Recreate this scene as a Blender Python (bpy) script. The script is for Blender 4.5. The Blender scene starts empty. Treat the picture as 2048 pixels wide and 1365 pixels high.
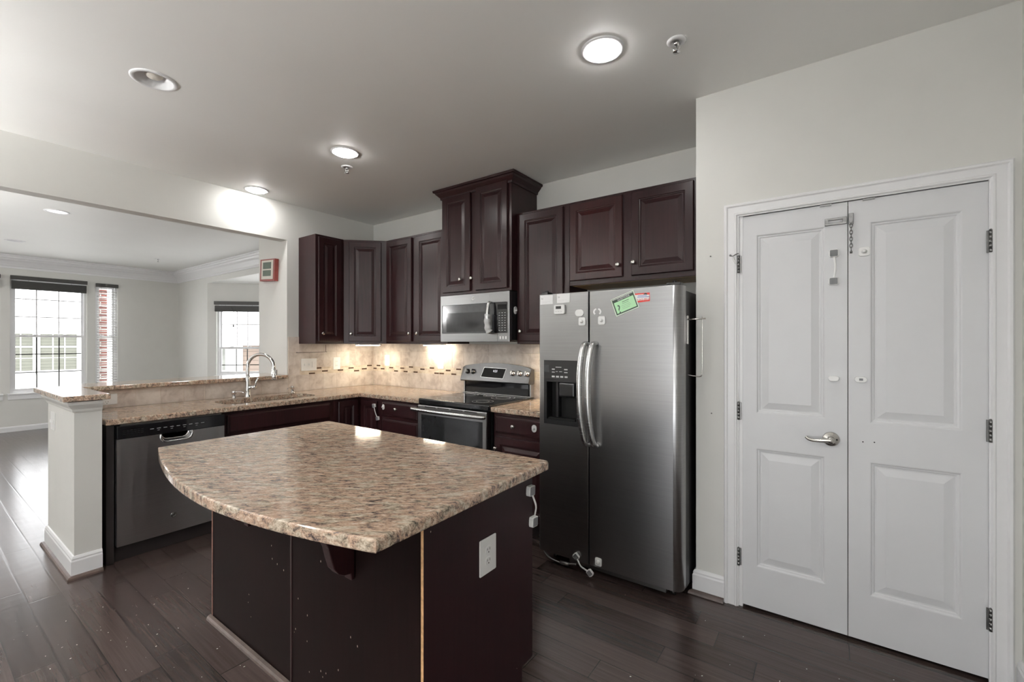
import bpy, bmesh, math, random
from mathutils import Vector, Matrix
S = bpy.context.scene
COL = S.collection
PI = math.pi
random.seed(7)

# ------------------------------------------------------------------ camera
cam_d = bpy.data.cameras.new('camera')
cam = bpy.data.objects.new('camera', cam_d)
COL.objects.link(cam)
cam.location = (0, 0, 1.383)
cam.rotation_euler = (PI / 2, 0, math.atan(637 / 888))
cam_d.sensor_width = 36
cam_d.lens = 888 / 2048 * 36
cam_d.shift_y = 3.5 / 2048
cam_d.clip_start = 0.02
S.camera = cam

# ------------------------------------------------------------------ world, exposure, light levels
SKY = 4.6
LAMP = 66.0
UNDER = 165.0
FILL_UPLIGHT = 760.0  # strength of the uplights added to brighten the ceiling
S.view_settings.view_transform = 'Standard'
S.view_settings.look = 'None'
S.view_settings.gamma = 1
S.view_settings.use_curve_mapping = False
S.view_settings.exposure = 0.42
W = bpy.data.worlds.new('overcast_sky')
S.world = W
W.use_nodes = True
bgn = W.node_tree.nodes['Background']
bgn.inputs[0].default_value = (0.97, 0.985, 1.0, 1)
bgn.inputs[1].default_value = SKY
S.cycles.use_denoising = True
S.cycles.max_bounces = 10
S.cycles.diffuse_bounces = 6
S.cycles.glossy_bounces = 5
S.cycles.transparent_max_bounces = 12
S.cycles.sample_clamp_indirect = 6
S.cycles.caustics_reflective = False
S.cycles.caustics_refractive = False


def portal(name, loc, rot, sx, sy):
    l = bpy.data.lights.new(name, 'AREA')
    l.shape = 'RECTANGLE'
    l.size, l.size_y = sx, sy
    l.cycles.is_portal = True
    o = bpy.data.objects.new(name, l)
    COL.objects.link(o)
    o.location, o.rotation_euler = loc, rot


portal('daylight_portal', (-10.40, 1.49, 1.49), (0, -PI / 2, 0), 1.8, 0.9)
portal('daylight_portal', (-10.40, 0.52, 1.49), (0, -PI / 2, 0), 1.8, 0.9)
portal('daylight_portal', (-10.40, 2.19, 1.5), (0, -PI / 2, 0), 1.8, 0.3)
portal('daylight_portal', (-8.54, 3.72, 1.5), (PI / 2, 0, PI / 4 + PI), 0.8, 1.4)
portal('daylight_portal', (-7.28, 4.14, 1.5), (PI / 2, 0, PI), 1.5, 1.4)
portal('daylight_portal', (-0.8, -3.68, 1.06), (PI / 2, 0, 0), 2.4, 2.1)  # portal of the opening added in the rear wall


# ------------------------------------------------------------------ node helper
class N:
    def __init__(self, name):
        self.m = bpy.data.materials.new(name)
        self.m.use_nodes = True
        self.t = self.m.node_tree
        self.b = self.t.nodes['Principled BSDF']
        self.out = self.t.nodes['Material Output']

    def n(self, typ, **kw):
        x = self.t.nodes.new(typ)
        for k, v in kw.items():
            setattr(x, k, v)
        return x

    def link(self, a, b):
        self.t.links.new(a, b)

    def put(self, sock, v):
        if hasattr(v, 'is_linked') or isinstance(v, bpy.types.NodeSocket):
            self.link(v, sock)
        else:
            sock.default_value = v

    def math(self, op, a, b=None, c=None):
        x = self.n('ShaderNodeMath', operation=op)
        self.put(x.inputs[0], a)
        if b is not None:
            self.put(x.inputs[1], b)
        if c is not None:
            self.put(x.inputs[2], c)
        return x.outputs[0]

    def coords(self, scale=(1, 1, 1), rot=(0, 0, 0), kind='Object'):
        tc = self.n('ShaderNodeTexCoord')
        mp = self.n('ShaderNodeMapping')
        mp.inputs['Scale'].default_value = scale
        mp.inputs['Rotation'].default_value = rot
        self.link(tc.outputs[kind], mp.inputs[0])
        return mp.outputs[0]

    def noise(self, vec, scale, detail=4, rough=0.5, dist=0.0):
        x = self.n('ShaderNodeTexNoise')
        self.link(vec, x.inputs['Vector'])
        x.inputs['Scale'].default_value = scale
        x.inputs['Detail'].default_value = detail
        x.inputs['Roughness'].default_value = rough
        x.inputs['Distortion'].default_value = dist
        return x.outputs[0]

    def ramp(self, fac, stops, interp='LINEAR'):
        x = self.n('ShaderNodeValToRGB')
        x.color_ramp.interpolation = interp
        el = x.color_ramp.elements
        while len(el) < len(stops):
            el.new(0.5)
        for e, (p, c) in zip(el, stops):
            e.position = p
            e.color = (c[0], c[1], c[2], 1)
        self.link(fac, x.inputs[0])
        return x.outputs[0]

    def mix(self, fac, a, b):
        x = self.n('ShaderNodeMix', data_type='RGBA')
        self.put(x.inputs[0], fac)
        for s, v in ((x.inputs[6], a), (x.inputs[7], b)):
            if isinstance(v, tuple):
                s.default_value = (v[0], v[1], v[2], 1)
            else:
                self.link(v, s)
        return x.outputs[2]

    def bump(self, h, strength=0.2, dist=0.002):
        x = self.n('ShaderNodeBump')
        x.inputs['Strength'].default_value = strength
        x.inputs['Distance'].default_value = dist
        self.link(h, x.inputs['Height'])
        self.link(x.outputs[0], self.b.inputs['Normal'])

    def set(self, **kw):
        names = dict(color='Base Color', rough='Roughness', metal='Metallic', coat='Coat Weight', coatr='Coat Roughness',
                     spec='Specular IOR Level', emit='Emission Color', es='Emission Strength', aniso='Anisotropic', alpha='Alpha',
                     trans='Transmission Weight', sheen='Sheen Weight')
        for k, v in kw.items():
            s = self.b.inputs[names[k]]
            if isinstance(v, tuple):
                s.default_value = (v[0], v[1], v[2], 1)
            else:
                self.put(s, v)
        return self


def simple(name, color, rough=0.5, metal=0.0, var=0.06, scale=30, bump=0.0, **kw):
    """plain finish with a faint procedural mottling"""
    k = N(name)
    v = k.coords()
    f = k.noise(v, scale, 3)
    lo = tuple(c * (1 - var) for c in color)
    hi = tuple(min(1, c * (1 + var)) for c in color)
    k.set(color=k.ramp(f, [(0.3, lo), (0.7, hi)]), rough=rough, metal=metal, **kw)
    if bump:
        k.bump(f, bump, 0.001)
    return k.m


M = {}
M['wall'] = simple('warm_grey_wall_paint', (0.69, 0.685, 0.655), 0.6, var=0.012, scale=6, bump=0.0)
M['ceil'] = simple('ceiling_paint', (0.85, 0.85, 0.83), 0.55, var=0.012, scale=2)
M['trim'] = simple('white_semi_gloss_trim', (0.80, 0.80, 0.81), 0.32, var=0.01)
M['door'] = simple('white_door_paint', (0.70, 0.705, 0.72), 0.38, var=0.012, scale=8)
M['white_plastic'] = simple('white_plastic', (0.85, 0.85, 0.84), 0.3, var=0.01)
M['grey_pad'] = simple('grey_latch_pad', (0.18, 0.185, 0.19), 0.5, var=0.03)
M['grey_pad_light'] = simple('light_grey_latch_pad', (0.20, 0.205, 0.215), 0.5, var=0.03)
M['black'] = simple('black_plastic', (0.012, 0.012, 0.013), 0.3, var=0.05)
M['black_matte'] = simple('matte_black_plastic', (0.008, 0.008, 0.008), 0.6, var=0.05, spec=0.15)
M['black_gloss'] = simple('black_gloss', (0.008, 0.008, 0.009), 0.06, var=0.05)
M['dark_gap'] = simple('dark_void', (0.006, 0.006, 0.006), 0.9)
M['nickel'] = simple('satin_nickel', (0.62, 0.60, 0.57), 0.25, 1.0, var=0.03)
M['steel_dark'] = simple('pewter_hardware', (0.20, 0.198, 0.195), 0.34, 1.0, var=0.05)
M['chrome'] = simple('chrome', (0.78, 0.78, 0.78), 0.08, 1.0, var=0.01)
M['bowl'] = simple('sink_steel', (0.62, 0.62, 0.62), 0.22, 1.0, var=0.03)
M['blind'] = simple('charcoal_blind', (0.055, 0.053, 0.05), 0.5, var=0.08)
M['slat'] = simple('blind_slat', (0.66, 0.66, 0.64), 0.45, var=0.05)
M['print_dark'] = simple('printed_dark', (0.02, 0.02, 0.02), 0.6)
M['print_grey'] = simple('printed_grey', (0.55, 0.55, 0.55), 0.5)
M['card'] = simple('white_card', (0.86, 0.86, 0.86), 0.5, var=0.01)
M['green'] = simple('mint_green_card', (0.50, 0.83, 0.50), 0.4, var=0.01)
M['green_edge'] = simple('pale_green_card', (0.78, 0.90, 0.76), 0.4, var=0.01)
M['green_dark'] = simple('dark_green_print', (0.035, 0.06, 0.04), 0.5)
M['red'] = simple('red_print', (0.72, 0.05, 0.04), 0.4, var=0.02)
M['blue'] = simple('blue_print', (0.12, 0.16, 0.45), 0.4, var=0.02)
M['red_wood'] = simple('red_stained_frame', (0.27, 0.055, 0.045), 0.4, var=0.15)
M['green_print'] = simple('faded_green_print', (0.10, 0.13, 0.10), 0.6, var=0.25, scale=120)
M['mat_board'] = simple('cream_mat_board', (0.72, 0.69, 0.62), 0.7, var=0.02)
M['raw_edge'] = simple('bare_wood_edge', (0.62, 0.36, 0.18), 0.7, var=0.2, scale=90)
M['red_edge'] = simple('rubbed_red_edge', (0.20, 0.10, 0.08), 0.5, var=0.3, scale=60)
M['underside'] = simple('bare_cabinet_underside', (0.30, 0.19, 0.075), 0.5, var=0.1, scale=12)
M['sleeve'] = simple('light_grey_fabric', (0.55, 0.55, 0.55), 0.9, var=0.12, scale=240, bump=0.6)
M['house_white'] = simple('house_white', (0.86, 0.86, 0.84), 0.6, var=0.02)
M['house_glass'] = simple('house_window_glass', (0.13, 0.135, 0.12), 0.25, var=0.3, scale=3)
M['roof'] = simple('grey_roof', (0.55, 0.55, 0.54), 0.8, var=0.05)
M['yard'] = simple('pale_paving', (0.85, 0.85, 0.83), 0.9, var=0.1, scale=2)
M['quarter_round'] = simple('stained_shoe_moulding', (0.085, 0.06, 0.052), 0.35, var=0.2)
M['crumb'] = simple('pale_crumb', (0.75, 0.72, 0.66), 0.8)


def emission(name, color, strength):
    k = N(name)
    k.set(color=(0.9, 0.9, 0.9), emit=color, es=strength)
    return k.m


M['lamp'] = emission('downlight_lens', (1.0, 0.985, 0.965), LAMP)
M['lamp_low'] = emission('dim_downlight_lens', (1.0, 0.98, 0.95), 1.3)
M['globe'] = emission('fill_uplight_bulb', (1.0, 0.99, 0.975), FILL_UPLIGHT)  # glow of the added torchieres, bounced off the ceiling
M['fill_globe'] = emission('fill_globe_glow', (1.0, 0.99, 0.975), 75.0)  # glow of the pendant added to lift the living room walls
M['under'] = emission('under_cabinet_lens', (1.0, 0.87, 0.66), UNDER)
M['digits'] = emission('display_digits', (0.85, 0.9, 0.95), 0.7)


def glass_pane(name):
    k = N(name)
    tr = k.n('ShaderNodeBsdfTransparent')
    gl = k.n('ShaderNodeBsdfGlossy')
    gl.inputs['Roughness'].default_value = 0.03
    lw = k.n('ShaderNodeLayerWeight')
    lw.inputs[0].default_value = 0.5
    fac = k.math('MULTIPLY_ADD', k.math('POWER', lw.outputs['Facing'], 5.0), 0.6, 0.02)
    mx = k.n('ShaderNodeMixShader')
    k.link(fac, mx.inputs[0])
    k.link(tr.outputs[0], mx.inputs[1])
    k.link(gl.outputs[0], mx.inputs[2])
    k.link(mx.outputs[0], k.out.inputs[0])
    k.t.nodes.remove(k.b)
    return k.m


M['pane'] = glass_pane('window_glass')


def wood(name, dark, light, rough, coat=0.35, grain=(60, 60, 3), chips=0.0, chip_scale=38, spec=0.5):
    k = N(name)
    v = k.coords(grain)
    f = k.noise(v, 1.0, 5, 0.6, 0.6)
    v2 = k.coords((3, 3, 1.3))
    f2 = k.noise(v2, 1.5, 2)
    c = k.ramp(k.math('ADD', k.math('MULTIPLY', f, 0.6), k.math('MULTIPLY', f2, 0.4)), [(0.35, dark), (0.65, light)])
    if chips:
        vv = k.n('ShaderNodeTexVoronoi')
        k.link(k.coords((1, 1, 0.55)), vv.inputs['Vector'])
        vv.inputs['Scale'].default_value = chip_scale
        patch = k.noise(k.coords(), 4.0, 2)
        thr = k.math('MULTIPLY', k.math('GREATER_THAN', patch, 0.60), chips)
        hit = k.math('LESS_THAN', vv.outputs[0], thr)
        c = k.mix(hit, c, (0.55, 0.46, 0.38))
    k.set(color=c, rough=rough, coat=coat, coatr=0.22, spec=spec)
    return k.m


M['cab'] = wood('espresso_cabinet_finish', (0.0165, 0.0062, 0.0072), (0.033, 0.0112, 0.0122), 0.32, 0.12, spec=0.22)
M['cab_red'] = wood('reddish_espresso_finish', (0.022, 0.006, 0.0065), (0.044, 0.0112, 0.0112), 0.32, 0.12, spec=0.22)
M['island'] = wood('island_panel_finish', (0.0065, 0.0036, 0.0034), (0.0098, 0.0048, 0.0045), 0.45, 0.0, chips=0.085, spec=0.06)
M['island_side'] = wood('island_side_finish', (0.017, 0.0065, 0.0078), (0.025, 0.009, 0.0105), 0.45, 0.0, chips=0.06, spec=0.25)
M['kick'] = wood('dark_toe_kick', (0.008, 0.005, 0.005), (0.014, 0.008, 0.008), 0.6, 0.0)


def granite(name, edge=False):
    k = N(name)
    a = math.radians(-35)
    v = k.coords((1, 1, 1), (0, 0, a))
    mp = k.n('ShaderNodeMapping')
    k.link(v, mp.inputs[0])
    mp.inputs['Scale'].default_value = (1.0, 3.0, 2.0) if not edge else (1, 1, 1)
    s = 1.0
    big = k.noise(mp.outputs[0], 24 * s, 5, 0.68, 0.7)
    fine = k.noise(mp.outputs[0], 120 * s, 3, 0.6, 0.4)
    tint = k.noise(mp.outputs[0], 13 * s, 3, 0.5)
    f = k.math('ADD', k.math('MULTIPLY', big, 0.66), k.math('MULTIPLY', fine, 0.34))
    base = k.ramp(f, [(0.355, (0.032, 0.028, 0.029)), (0.43, (0.17, 0.13, 0.115)), (0.48, (0.39, 0.265, 0.195)),
                      (0.55, (0.56, 0.395, 0.285)), (0.65, (0.74, 0.65, 0.55))])
    alt = k.ramp(f, [(0.34, (0.04, 0.036, 0.03)), (0.42, (0.20, 0.165, 0.125)), (0.5, (0.45, 0.365, 0.275)),
                     (0.6, (0.68, 0.60, 0.49))])
    pick = k.ramp(tint, [(0.48, (0, 0, 0)), (0.60, (1, 1, 1))])
    k.set(color=k.mix(pick, base, alt), rough=0.09, spec=0.55)
    return k.m


M['granite'] = granite('polished_granite')


def steel(name, color, rough, stretch, bump=0.03, aniso=0.6, wave=(1, 1, 1), turn=0.25):
    k = N(name)
    v = k.coords(stretch)
    f = k.noise(v, 1.0, 3, 0.7)
    v2 = k.coords(wave)
    g = k.noise(v2, 2.2, 2)
    k.set(color=k.ramp(f, [(0.25, tuple(c * 0.9 for c in color)), (0.75, tuple(c * 1.08 for c in color))]), metal=1.0,
          rough=k.math('MULTIPLY_ADD', f, 0.03, rough - 0.015))
    h = k.math('ADD', k.math('MULTIPLY', f, 0.06), k.math('MULTIPLY', g, 1.0 if wave[0] > 1 else 0.0))
    k.bump(h, bump, 0.02)
    return k.m


M['steel'] = steel('brushed_stainless', (0.36, 0.36, 0.362), 0.29, (2, 2, 400), 0.018, 0.4)
M['steel_low'] = steel('dull_brushed_stainless', (0.15, 0.15, 0.151), 0.32, (2, 2, 300), 0.01, 0.2)
M['steel_mid'] = steel('fine_brushed_stainless', (0.215, 0.215, 0.217), 0.30, (2, 2, 300), 0.01, 0.2)
M['steel_v'] = steel('brushed_stainless_upright', (0.64, 0.64, 0.65), 0.30, (2, 2, 400), 0.20, 0.4, (5, 5, .25))
M['steel_bright'] = steel('bright_stainless', (0.60, 0.60, 0.60), 0.27, (2, 2, 300), 0.02, 0.3)
M['glass_dark'] = simple('dark_oven_glass', (0.022, 0.023, 0.025), 0.07, var=0.1, spec=0.6)
M['glass_grey'] = simple('smoked_microwave_glass', (0.055, 0.057, 0.06), 0.12, var=0.1, spec=0.6)
M['cooktop'] = simple('ceramic_cooktop', (0.014, 0.014, 0.015), 0.07, var=0.2, scale=60, spec=0.5)
M['fridge_side'] = simple('textured_dark_side', (0.018, 0.016, 0.018), 0.42, var=0.2, scale=300, bump=0.2)


def floor_mat():
    k = N('hand_scraped_hardwood')
    tc = k.n('ShaderNodeTexCoord')
    sp = k.n('ShaderNodeSeparateXYZ')
    k.link(tc.outputs['Object'], sp.inputs[0])
    x, y = sp.outputs[0], sp.outputs[1]
    r = k.math('DIVIDE', k.math('SUBTRACT', y, 0.322), 0.1255)
    row = k.math('FLOOR', r)
    fr = k.math('FRACT', r)
    wn = k.n('ShaderNodeTexWhiteNoise', noise_dimensions='1D')
    k.link(row, wn.inputs['W'])
    u = k.math('ADD', k.math('DIVIDE', x, 0.92), k.math('MULTIPLY', wn.outputs[0], 9.0))
    col = k.math('FLOOR', u)
    fu = k.math('FRACT', u)
    cb = k.n('ShaderNodeCombineXYZ')
    k.link(row, cb.inputs[0])
    k.link(col, cb.inputs[1])
    w2 = k.n('ShaderNodeTexWhiteNoise', noise_dimensions='3D')
    k.link(cb.outputs[0], w2.inputs['Vector'])
    tone = w2.outputs[0]
    dy = k.math('MINIMUM', fr, k.math('SUBTRACT', 1.0, fr))
    dx = k.math('MULTIPLY', k.math('MINIMUM', fu, k.math('SUBTRACT', 1.0, fu)), 7.3)
    d = k.math('MINIMUM', dy, dx)
    seam = k.math('LESS_THAN', d, 0.012)
    edge = k.ramp(d, [(0.0, (0, 0, 0)), (0.05, (1, 1, 1))])
    v = k.coords((2.2, 60, 1))
    g = k.noise(v, 1.0, 5, 0.62, 0.8)
    dark, mid, light = (0.029, 0.020, 0.0185), (0.056, 0.039, 0.0355), (0.086, 0.062, 0.056)
    c = k.ramp(k.math('ADD', k.math('MULTIPLY', g, 0.7), k.math('MULTIPLY', tone, 0.3)), [(0.25, dark), (0.5, mid), (0.8, light)])
    c = k.mix(seam, c, (0.006, 0.004, 0.004))
    v3 = k.coords((9.0, 3.5, 1))
    rip = k.noise(v3, 1.0, 2, 0.4, 0.4)
    hgt = k.math('ADD', k.math('MULTIPLY', edge, 0.35), k.math('ADD', k.math('MULTIPLY', rip, 0.9), k.math('MULTIPLY', g, 0.12)))
    k.bump(hgt, 0.16, 0.005)
    k.set(color=c, rough=k.math('MULTIPLY_ADD', g, 0.10, 0.17), spec=0.5)
    return k.m


M['floor'] = floor_mat()


def tile_mat(name, a, b, c, rough=0.4):
    k = N(name)
    v = k.coords()
    f = k.noise(v, 11, 6, 0.62, 0.4)
    at = k.n('ShaderNodeAttribute', attribute_name='tint')
    g = k.math('ADD', f, k.math('MULTIPLY', k.math('SUBTRACT', at.outputs['Fac'], 0.5), 0.16))
    k.set(color=k.ramp(g, [(0.32, a), (0.5, b), (0.68, c)]), rough=rough)
    k.bump(f, 0.08, 0.002)
    return k.m


M['tile'] = tile_mat('travertine_tile', (0.46, 0.39, 0.345), (0.62, 0.55, 0.495), (0.72, 0.655, 0.60))
M['mosaic'] = tile_mat('cream_mosaic', (0.50, 0.40, 0.30), (0.66, 0.57, 0.46), (0.78, 0.71, 0.60), 0.3)
M['mosaic_dark'] = simple('dark_bronze_glass', (0.085, 0.05, 0.03), 0.15, var=0.2)
M['grout'] = simple('cream_grout', (0.66, 0.59, 0.51), 0.8, var=0.04)


def brick_mat():
    k = N('red_brick')
    tc = k.n('ShaderNodeTexCoord')
    sp = k.n('ShaderNodeSeparateXYZ')
    k.link(tc.outputs['Object'], sp.inputs[0])
    cb = k.n('ShaderNodeCombineXYZ')
    k.link(k.math('ADD', sp.outputs[0], sp.outputs[1]), cb.inputs[0])
    k.link(sp.outputs[2], cb.inputs[1])
    br = k.n('ShaderNodeTexBrick')
    k.link(cb.outputs[0], br.inputs['Vector'])
    br.inputs['Color1'].default_value = (0.22, 0.075, 0.06, 1)
    br.inputs['Color2'].default_value = (0.13, 0.05, 0.045, 1)
    br.inputs['Mortar'].default_value = (0.5, 0.47, 0.44, 1)
    br.inputs['Scale'].default_value = 1.0
    br.inputs['Brick Width'].default_value = 0.21
    br.inputs['Row Height'].default_value = 0.075
    br.inputs['Mortar Size'].default_value = 0.008
    k.set(color=br.outputs[0], rough=0.9)
    return k.m


M['brick'] = brick_mat()


def siding_mat(name, color, pitch):
    k = N(name)
    tc = k.n('ShaderNodeTexCoord')
    sp = k.n('ShaderNodeSeparateXYZ')
    k.link(tc.outputs['Object'], sp.inputs[0])
    f = k.math('FRACT', k.math('DIVIDE', sp.outputs[2], pitch))
    line = k.math('LESS_THAN', f, 0.10)
    k.set(color=k.mix(line, color, tuple(c * 0.45 for c in color)), rough=0.7)
    k.bump(f, 0.4, 0.02)
    return k.m


M['siding'] = siding_mat('tan_lap_siding', (0.17, 0.13, 0.105), 0.14)
M['shade_slats'] = siding_mat('house_window_shade', (0.125, 0.128, 0.105), 0.10)

# ------------------------------------------------------------------ geometry helpers
WM = {}


def merge(bm, t, mtx=None):
    if mtx is not None:
        t.transform(mtx)
    me = bpy.data.meshes.new('tmp')
    t.to_mesh(me)
    bm.from_mesh(me)
    bpy.data.meshes.remove(me)
    t.free()


def nb():
    return bmesh.new()


def bx(bm, x0, x1, y0, y1, z0, z1, bev=0.0, seg=2, mi=0):
    t = nb()
    bmesh.ops.create_cube(t, size=1)
    for v in t.verts:
        v.co = Vector((x0 + (v.co.x + .5) * (x1 - x0), y0 + (v.co.y + .5) * (y1 - y0), z0 + (v.co.z + .5) * (z1 - z0)))
    if bev > 0:
        bmesh.ops.bevel(t, geom=list(t.edges), offset=bev, segments=seg, profile=0.5, affect='EDGES')
    for f in t.faces:
        f.material_index = mi
    merge(bm, t)
    return bm


def frame_axes(d):
    d = Vector(d).normalized()
    a = Vector((0, 0, 1)) if abs(d.z) < 0.9 else Vector((1, 0, 0))
    u = d.cross(a).normalized()
    return d, u, u.cross(d).normalized()


def lathe(bm, origin, axis, prof, seg=28, mi=0, close=True):
    """prof: (radius, height along axis)"""
    d, u, w = frame_axes(axis)
    o = Vector(origin)
    rings = []
    for r, h in prof:
        if r < 1e-6:
            rings.append([bm.verts.new(o + d * h)])
        else:
            rings.append([bm.verts.new(o + d * h + (u * math.cos(2 * PI * i / seg) + w * math.sin(2 * PI * i / seg)) * r) for i in range(seg)])
    for a, b in zip(rings, rings[1:]):
        for i in range(seg):
            j = (i + 1) % seg
            if len(a) == 1 and len(b) == 1:
                continue
            if len(a) == 1:
                f = bm.faces.new((a[0], b[j], b[i]))
            elif len(b) == 1:
                f = bm.faces.new((a[i], a[j], b[0]))
            else:
                f = bm.faces.new((a[i], a[j], b[j], b[i]))
            f.smooth = True
            f.material_index = mi
    if close:
        for rr, rev in ((rings[0], True), (rings[-1], False)):
            if len(rr) > 1:
                f = bm.faces.new(rr[::-1] if rev else rr)
                f.material_index = mi
    return bm


def cyl(bm, p0, p1, r, seg=24, mi=0, r1=None):
    p0, p1 = Vector(p0), Vector(p1)
    return lathe(bm, p0, p1 - p0, [(r, 0), (r if r1 is None else r1, (p1 - p0).length)], seg, mi)


def tube(bm, pts, r, seg=14, mi=0, flat=None):
    """sweep a round (or flattened: flat=(axis, factor)) section along pts"""
    pts = [Vector(p) for p in pts]
    n = len(pts)
    rings = []
    prev = None
    for i, p in enumerate(pts):
        d = (pts[min(i + 1, n - 1)] - pts[max(i - 1, 0)]).normalized()
        if prev is None:
            _, u, w = frame_axes(d)
        else:
            u = (prev - d * prev.dot(d)).normalized()
            w = u.cross(d).normalized()
        prev = u
        rr = r[i] if isinstance(r, (list, tuple)) else r
        ring = []
        for k in range(seg):
            a = 2 * PI * k / seg
            off = (u * math.cos(a) + w * math.sin(a)) * rr
            if flat:
                ax = Vector(flat[0])
                off = off + ax * (off.dot(ax) * (flat[1] - 1))
            ring.append(bm.verts.new(p + off))
        rings.append(ring)
    for a, b in zip(rings, rings[1:]):
        for k in range(seg):
            j = (k + 1) % seg
            f = bm.faces.new((a[k], b[k], b[j], a[j]))
            f.smooth = True
            f.material_index = mi
    for rr in (rings[0][::-1], rings[-1]):
        try:
            f = bm.faces.new(rr[::-1])
            f.material_index = mi
        except ValueError:
            pass
    return bm


def smooth_path(pts, k=6):
    pts = [Vector(p) for p in pts]
    out = []
    for i in range(len(pts) - 1):
        p0, p1, p2, p3 = pts[max(i - 1, 0)], pts[i], pts[i + 1], pts[min(i + 2, len(pts) - 1)]
        for j in range(k):
            t = j / k
            out.append(0.5 * ((2 * p1) + (p2 - p0) * t + (2 * p0 - 5 * p1 + 4 * p2 - p3) * t * t + (3 * p1 - p0 - 3 * p2 + p3) * t ** 3))
    out.append(pts[-1])
    return out


def prism(bm, pts, h0, h1, axis='z', mi=0, bev=0.0, seg=2):
    """polygon pts in the plane across the axis, extruded h0..h1. axis z: (x,y); y: (x,z); x: (y,z)"""
    t = nb()

    def P(a, b, h):
        return {'z': (a, b, h), 'y': (a, h, b), 'x': (h, a, b)}[axis]
    lo = [t.verts.new(P(a, b, h0)) for a, b in pts]
    hi = [t.verts.new(P(a, b, h1)) for a, b in pts]
    n = len(pts)
    t.faces.new(lo[::-1])
    t.faces.new(hi)
    for i in range(n):
        j = (i + 1) % n
        t.faces.new((lo[i], lo[j], hi[j], hi[i]))
    bmesh.ops.recalc_face_normals(t, faces=t.faces)
    if bev:
        es = [e for e in t.edges if (e.verts[0] in lo) == (e.verts[1] in lo)]
        bmesh.ops.bevel(t, geom=es, offset=bev, segments=seg, profile=0.5, affect='EDGES')
    for f in t.faces:
        f.material_index = mi
    merge(bm, t)
    return bm


def ring_panel(bm, x0, x1, z0, z1, rings, mi=0, cap=True):
    """nested rectangles in the xz plane; rings: (inset, y). Last ring is filled."""
    rs = []
    for ins, y in rings:
        a = [(x0 + ins, z0 + ins), (x1 - ins, z0 + ins), (x1 - ins, z1 - ins), (x0 + ins, z1 - ins)]
        rs.append([bm.verts.new((p[0], y, p[1])) for p in a])
    for a, b in zip(rs, rs[1:]):
        for i in range(4):
            j = (i + 1) % 4
            f = bm.faces.new((a[i], a[j], b[j], b[i]))
            f.material_index = mi
    if cap:
        f = bm.faces.new(rs[-1])
        f.material_index = mi
    return bm


def rrect(x0, x1, z0, z1, r, k=5):
    out = []
    for cx, cz, a0 in ((x1 - r, z1 - r, 0), (x0 + r, z1 - r, 90), (x0 + r, z0 + r, 180), (x1 - r, z0 + r, 270)):
        for i in range(k + 1):
            a = math.radians(a0 + 90 * i / k)
            out.append((cx + r * math.cos(a), cz + r * math.sin(a)))
    return out


def grid_wall(bm, cuts_a, cuts_z, t0, t1, holes, axis='y'):
    """a wall slab between t0..t1 with rectangular holes (a0,a1,z0,z1)"""
    A = sorted(set(list(cuts_a) + [h for q in holes for h in q[:2]]))
    Zs = sorted(set(list(cuts_z) + [h for q in holes for h in q[2:]]))

    def solid(i, j):
        if i < 0 or j < 0 or i >= len(A) - 1 or j >= len(Zs) - 1:
            return False
        ca, cz = (A[i] + A[i + 1]) / 2, (Zs[j] + Zs[j + 1]) / 2
        return not any(h[0] < ca < h[1] and h[2] < cz < h[3] for h in holes)
    t = nb()

    def V(a, tt, z):
        return t.verts.new((a, tt, z) if axis == 'y' else (tt, a, z))

    def quad(*p):
        t.faces.new([V(*q) for q in p])
    for i in range(len(A) - 1):
        for j in range(len(Zs) - 1):
            if not solid(i, j):
                continue
            a0, a1, z0, z1 = A[i], A[i + 1], Zs[j], Zs[j + 1]
            quad((a0, t0, z0), (a1, t0, z0), (a1, t0, z1), (a0, t0, z1))
            quad((a0, t1, z0), (a0, t1, z1), (a1, t1, z1), (a1, t1, z0))
            if not solid(i - 1, j):
                quad((a0, t0, z0), (a0, t0, z1), (a0, t1, z1), (a0, t1, z0))
            if not solid(i + 1, j):
                quad((a1, t0, z0), (a1, t1, z0), (a1, t1, z1), (a1, t0, z1))
            if not solid(i, j - 1):
                quad((a0, t0, z0), (a0, t1, z0), (a1, t1, z0), (a1, t0, z0))
            if not solid(i, j + 1):
                quad((a0, t0, z1), (a1, t0, z1), (a1, t1, z1), (a0, t1, z1))
    bmesh.ops.remove_doubles(t, verts=t.verts, dist=1e-5)
    bmesh.ops.recalc_face_normals(t, faces=t.faces)
    merge(bm, t)
    return bm


def boolean_cut(bm, cutter):
    def mk(b):
        bmesh.ops.recalc_face_normals(b, faces=b.faces)
        me = bpy.data.meshes.new('b')
        b.to_mesh(me)
        b.free()
        o = bpy.data.objects.new('b', me)
        COL.objects.link(o)
        return o
    a, c = mk(bm), mk(cutter)
    md = a.modifiers.new('cut', 'BOOLEAN')
    md.object = c
    md.operation = 'DIFFERENCE'
    md.solver = 'EXACT'
    dg = bpy.context.evaluated_depsgraph_get()
    me = bpy.data.meshes.new_from_object(a.evaluated_get(dg))
    out = nb()
    out.from_mesh(me)
    bpy.data.meshes.remove(me)
    for o in (a, c):
        m = o.data
        bpy.data.objects.remove(o)
        bpy.data.meshes.remove(m)
    return out


def props(o, label=None, cat=None, group=None, kind=None):
    for k, v in (('label', label), ('category', cat), ('group', group), ('kind', kind)):
        if v:
            o[k] = v
    return o


def root(name, label, cat, loc=(0, 0, 0), rotz=0.0, group=None):
    o = bpy.data.objects.new(name, None)
    o.empty_display_size = 0.05
    COL.objects.link(o)
    o.location = loc
    o.rotation_euler = (0, 0, rotz)
    WM[o.name] = Matrix.Translation(loc) @ Matrix.Rotation(rotz, 4, 'Z')
    return props(o, label, cat, group)


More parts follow.
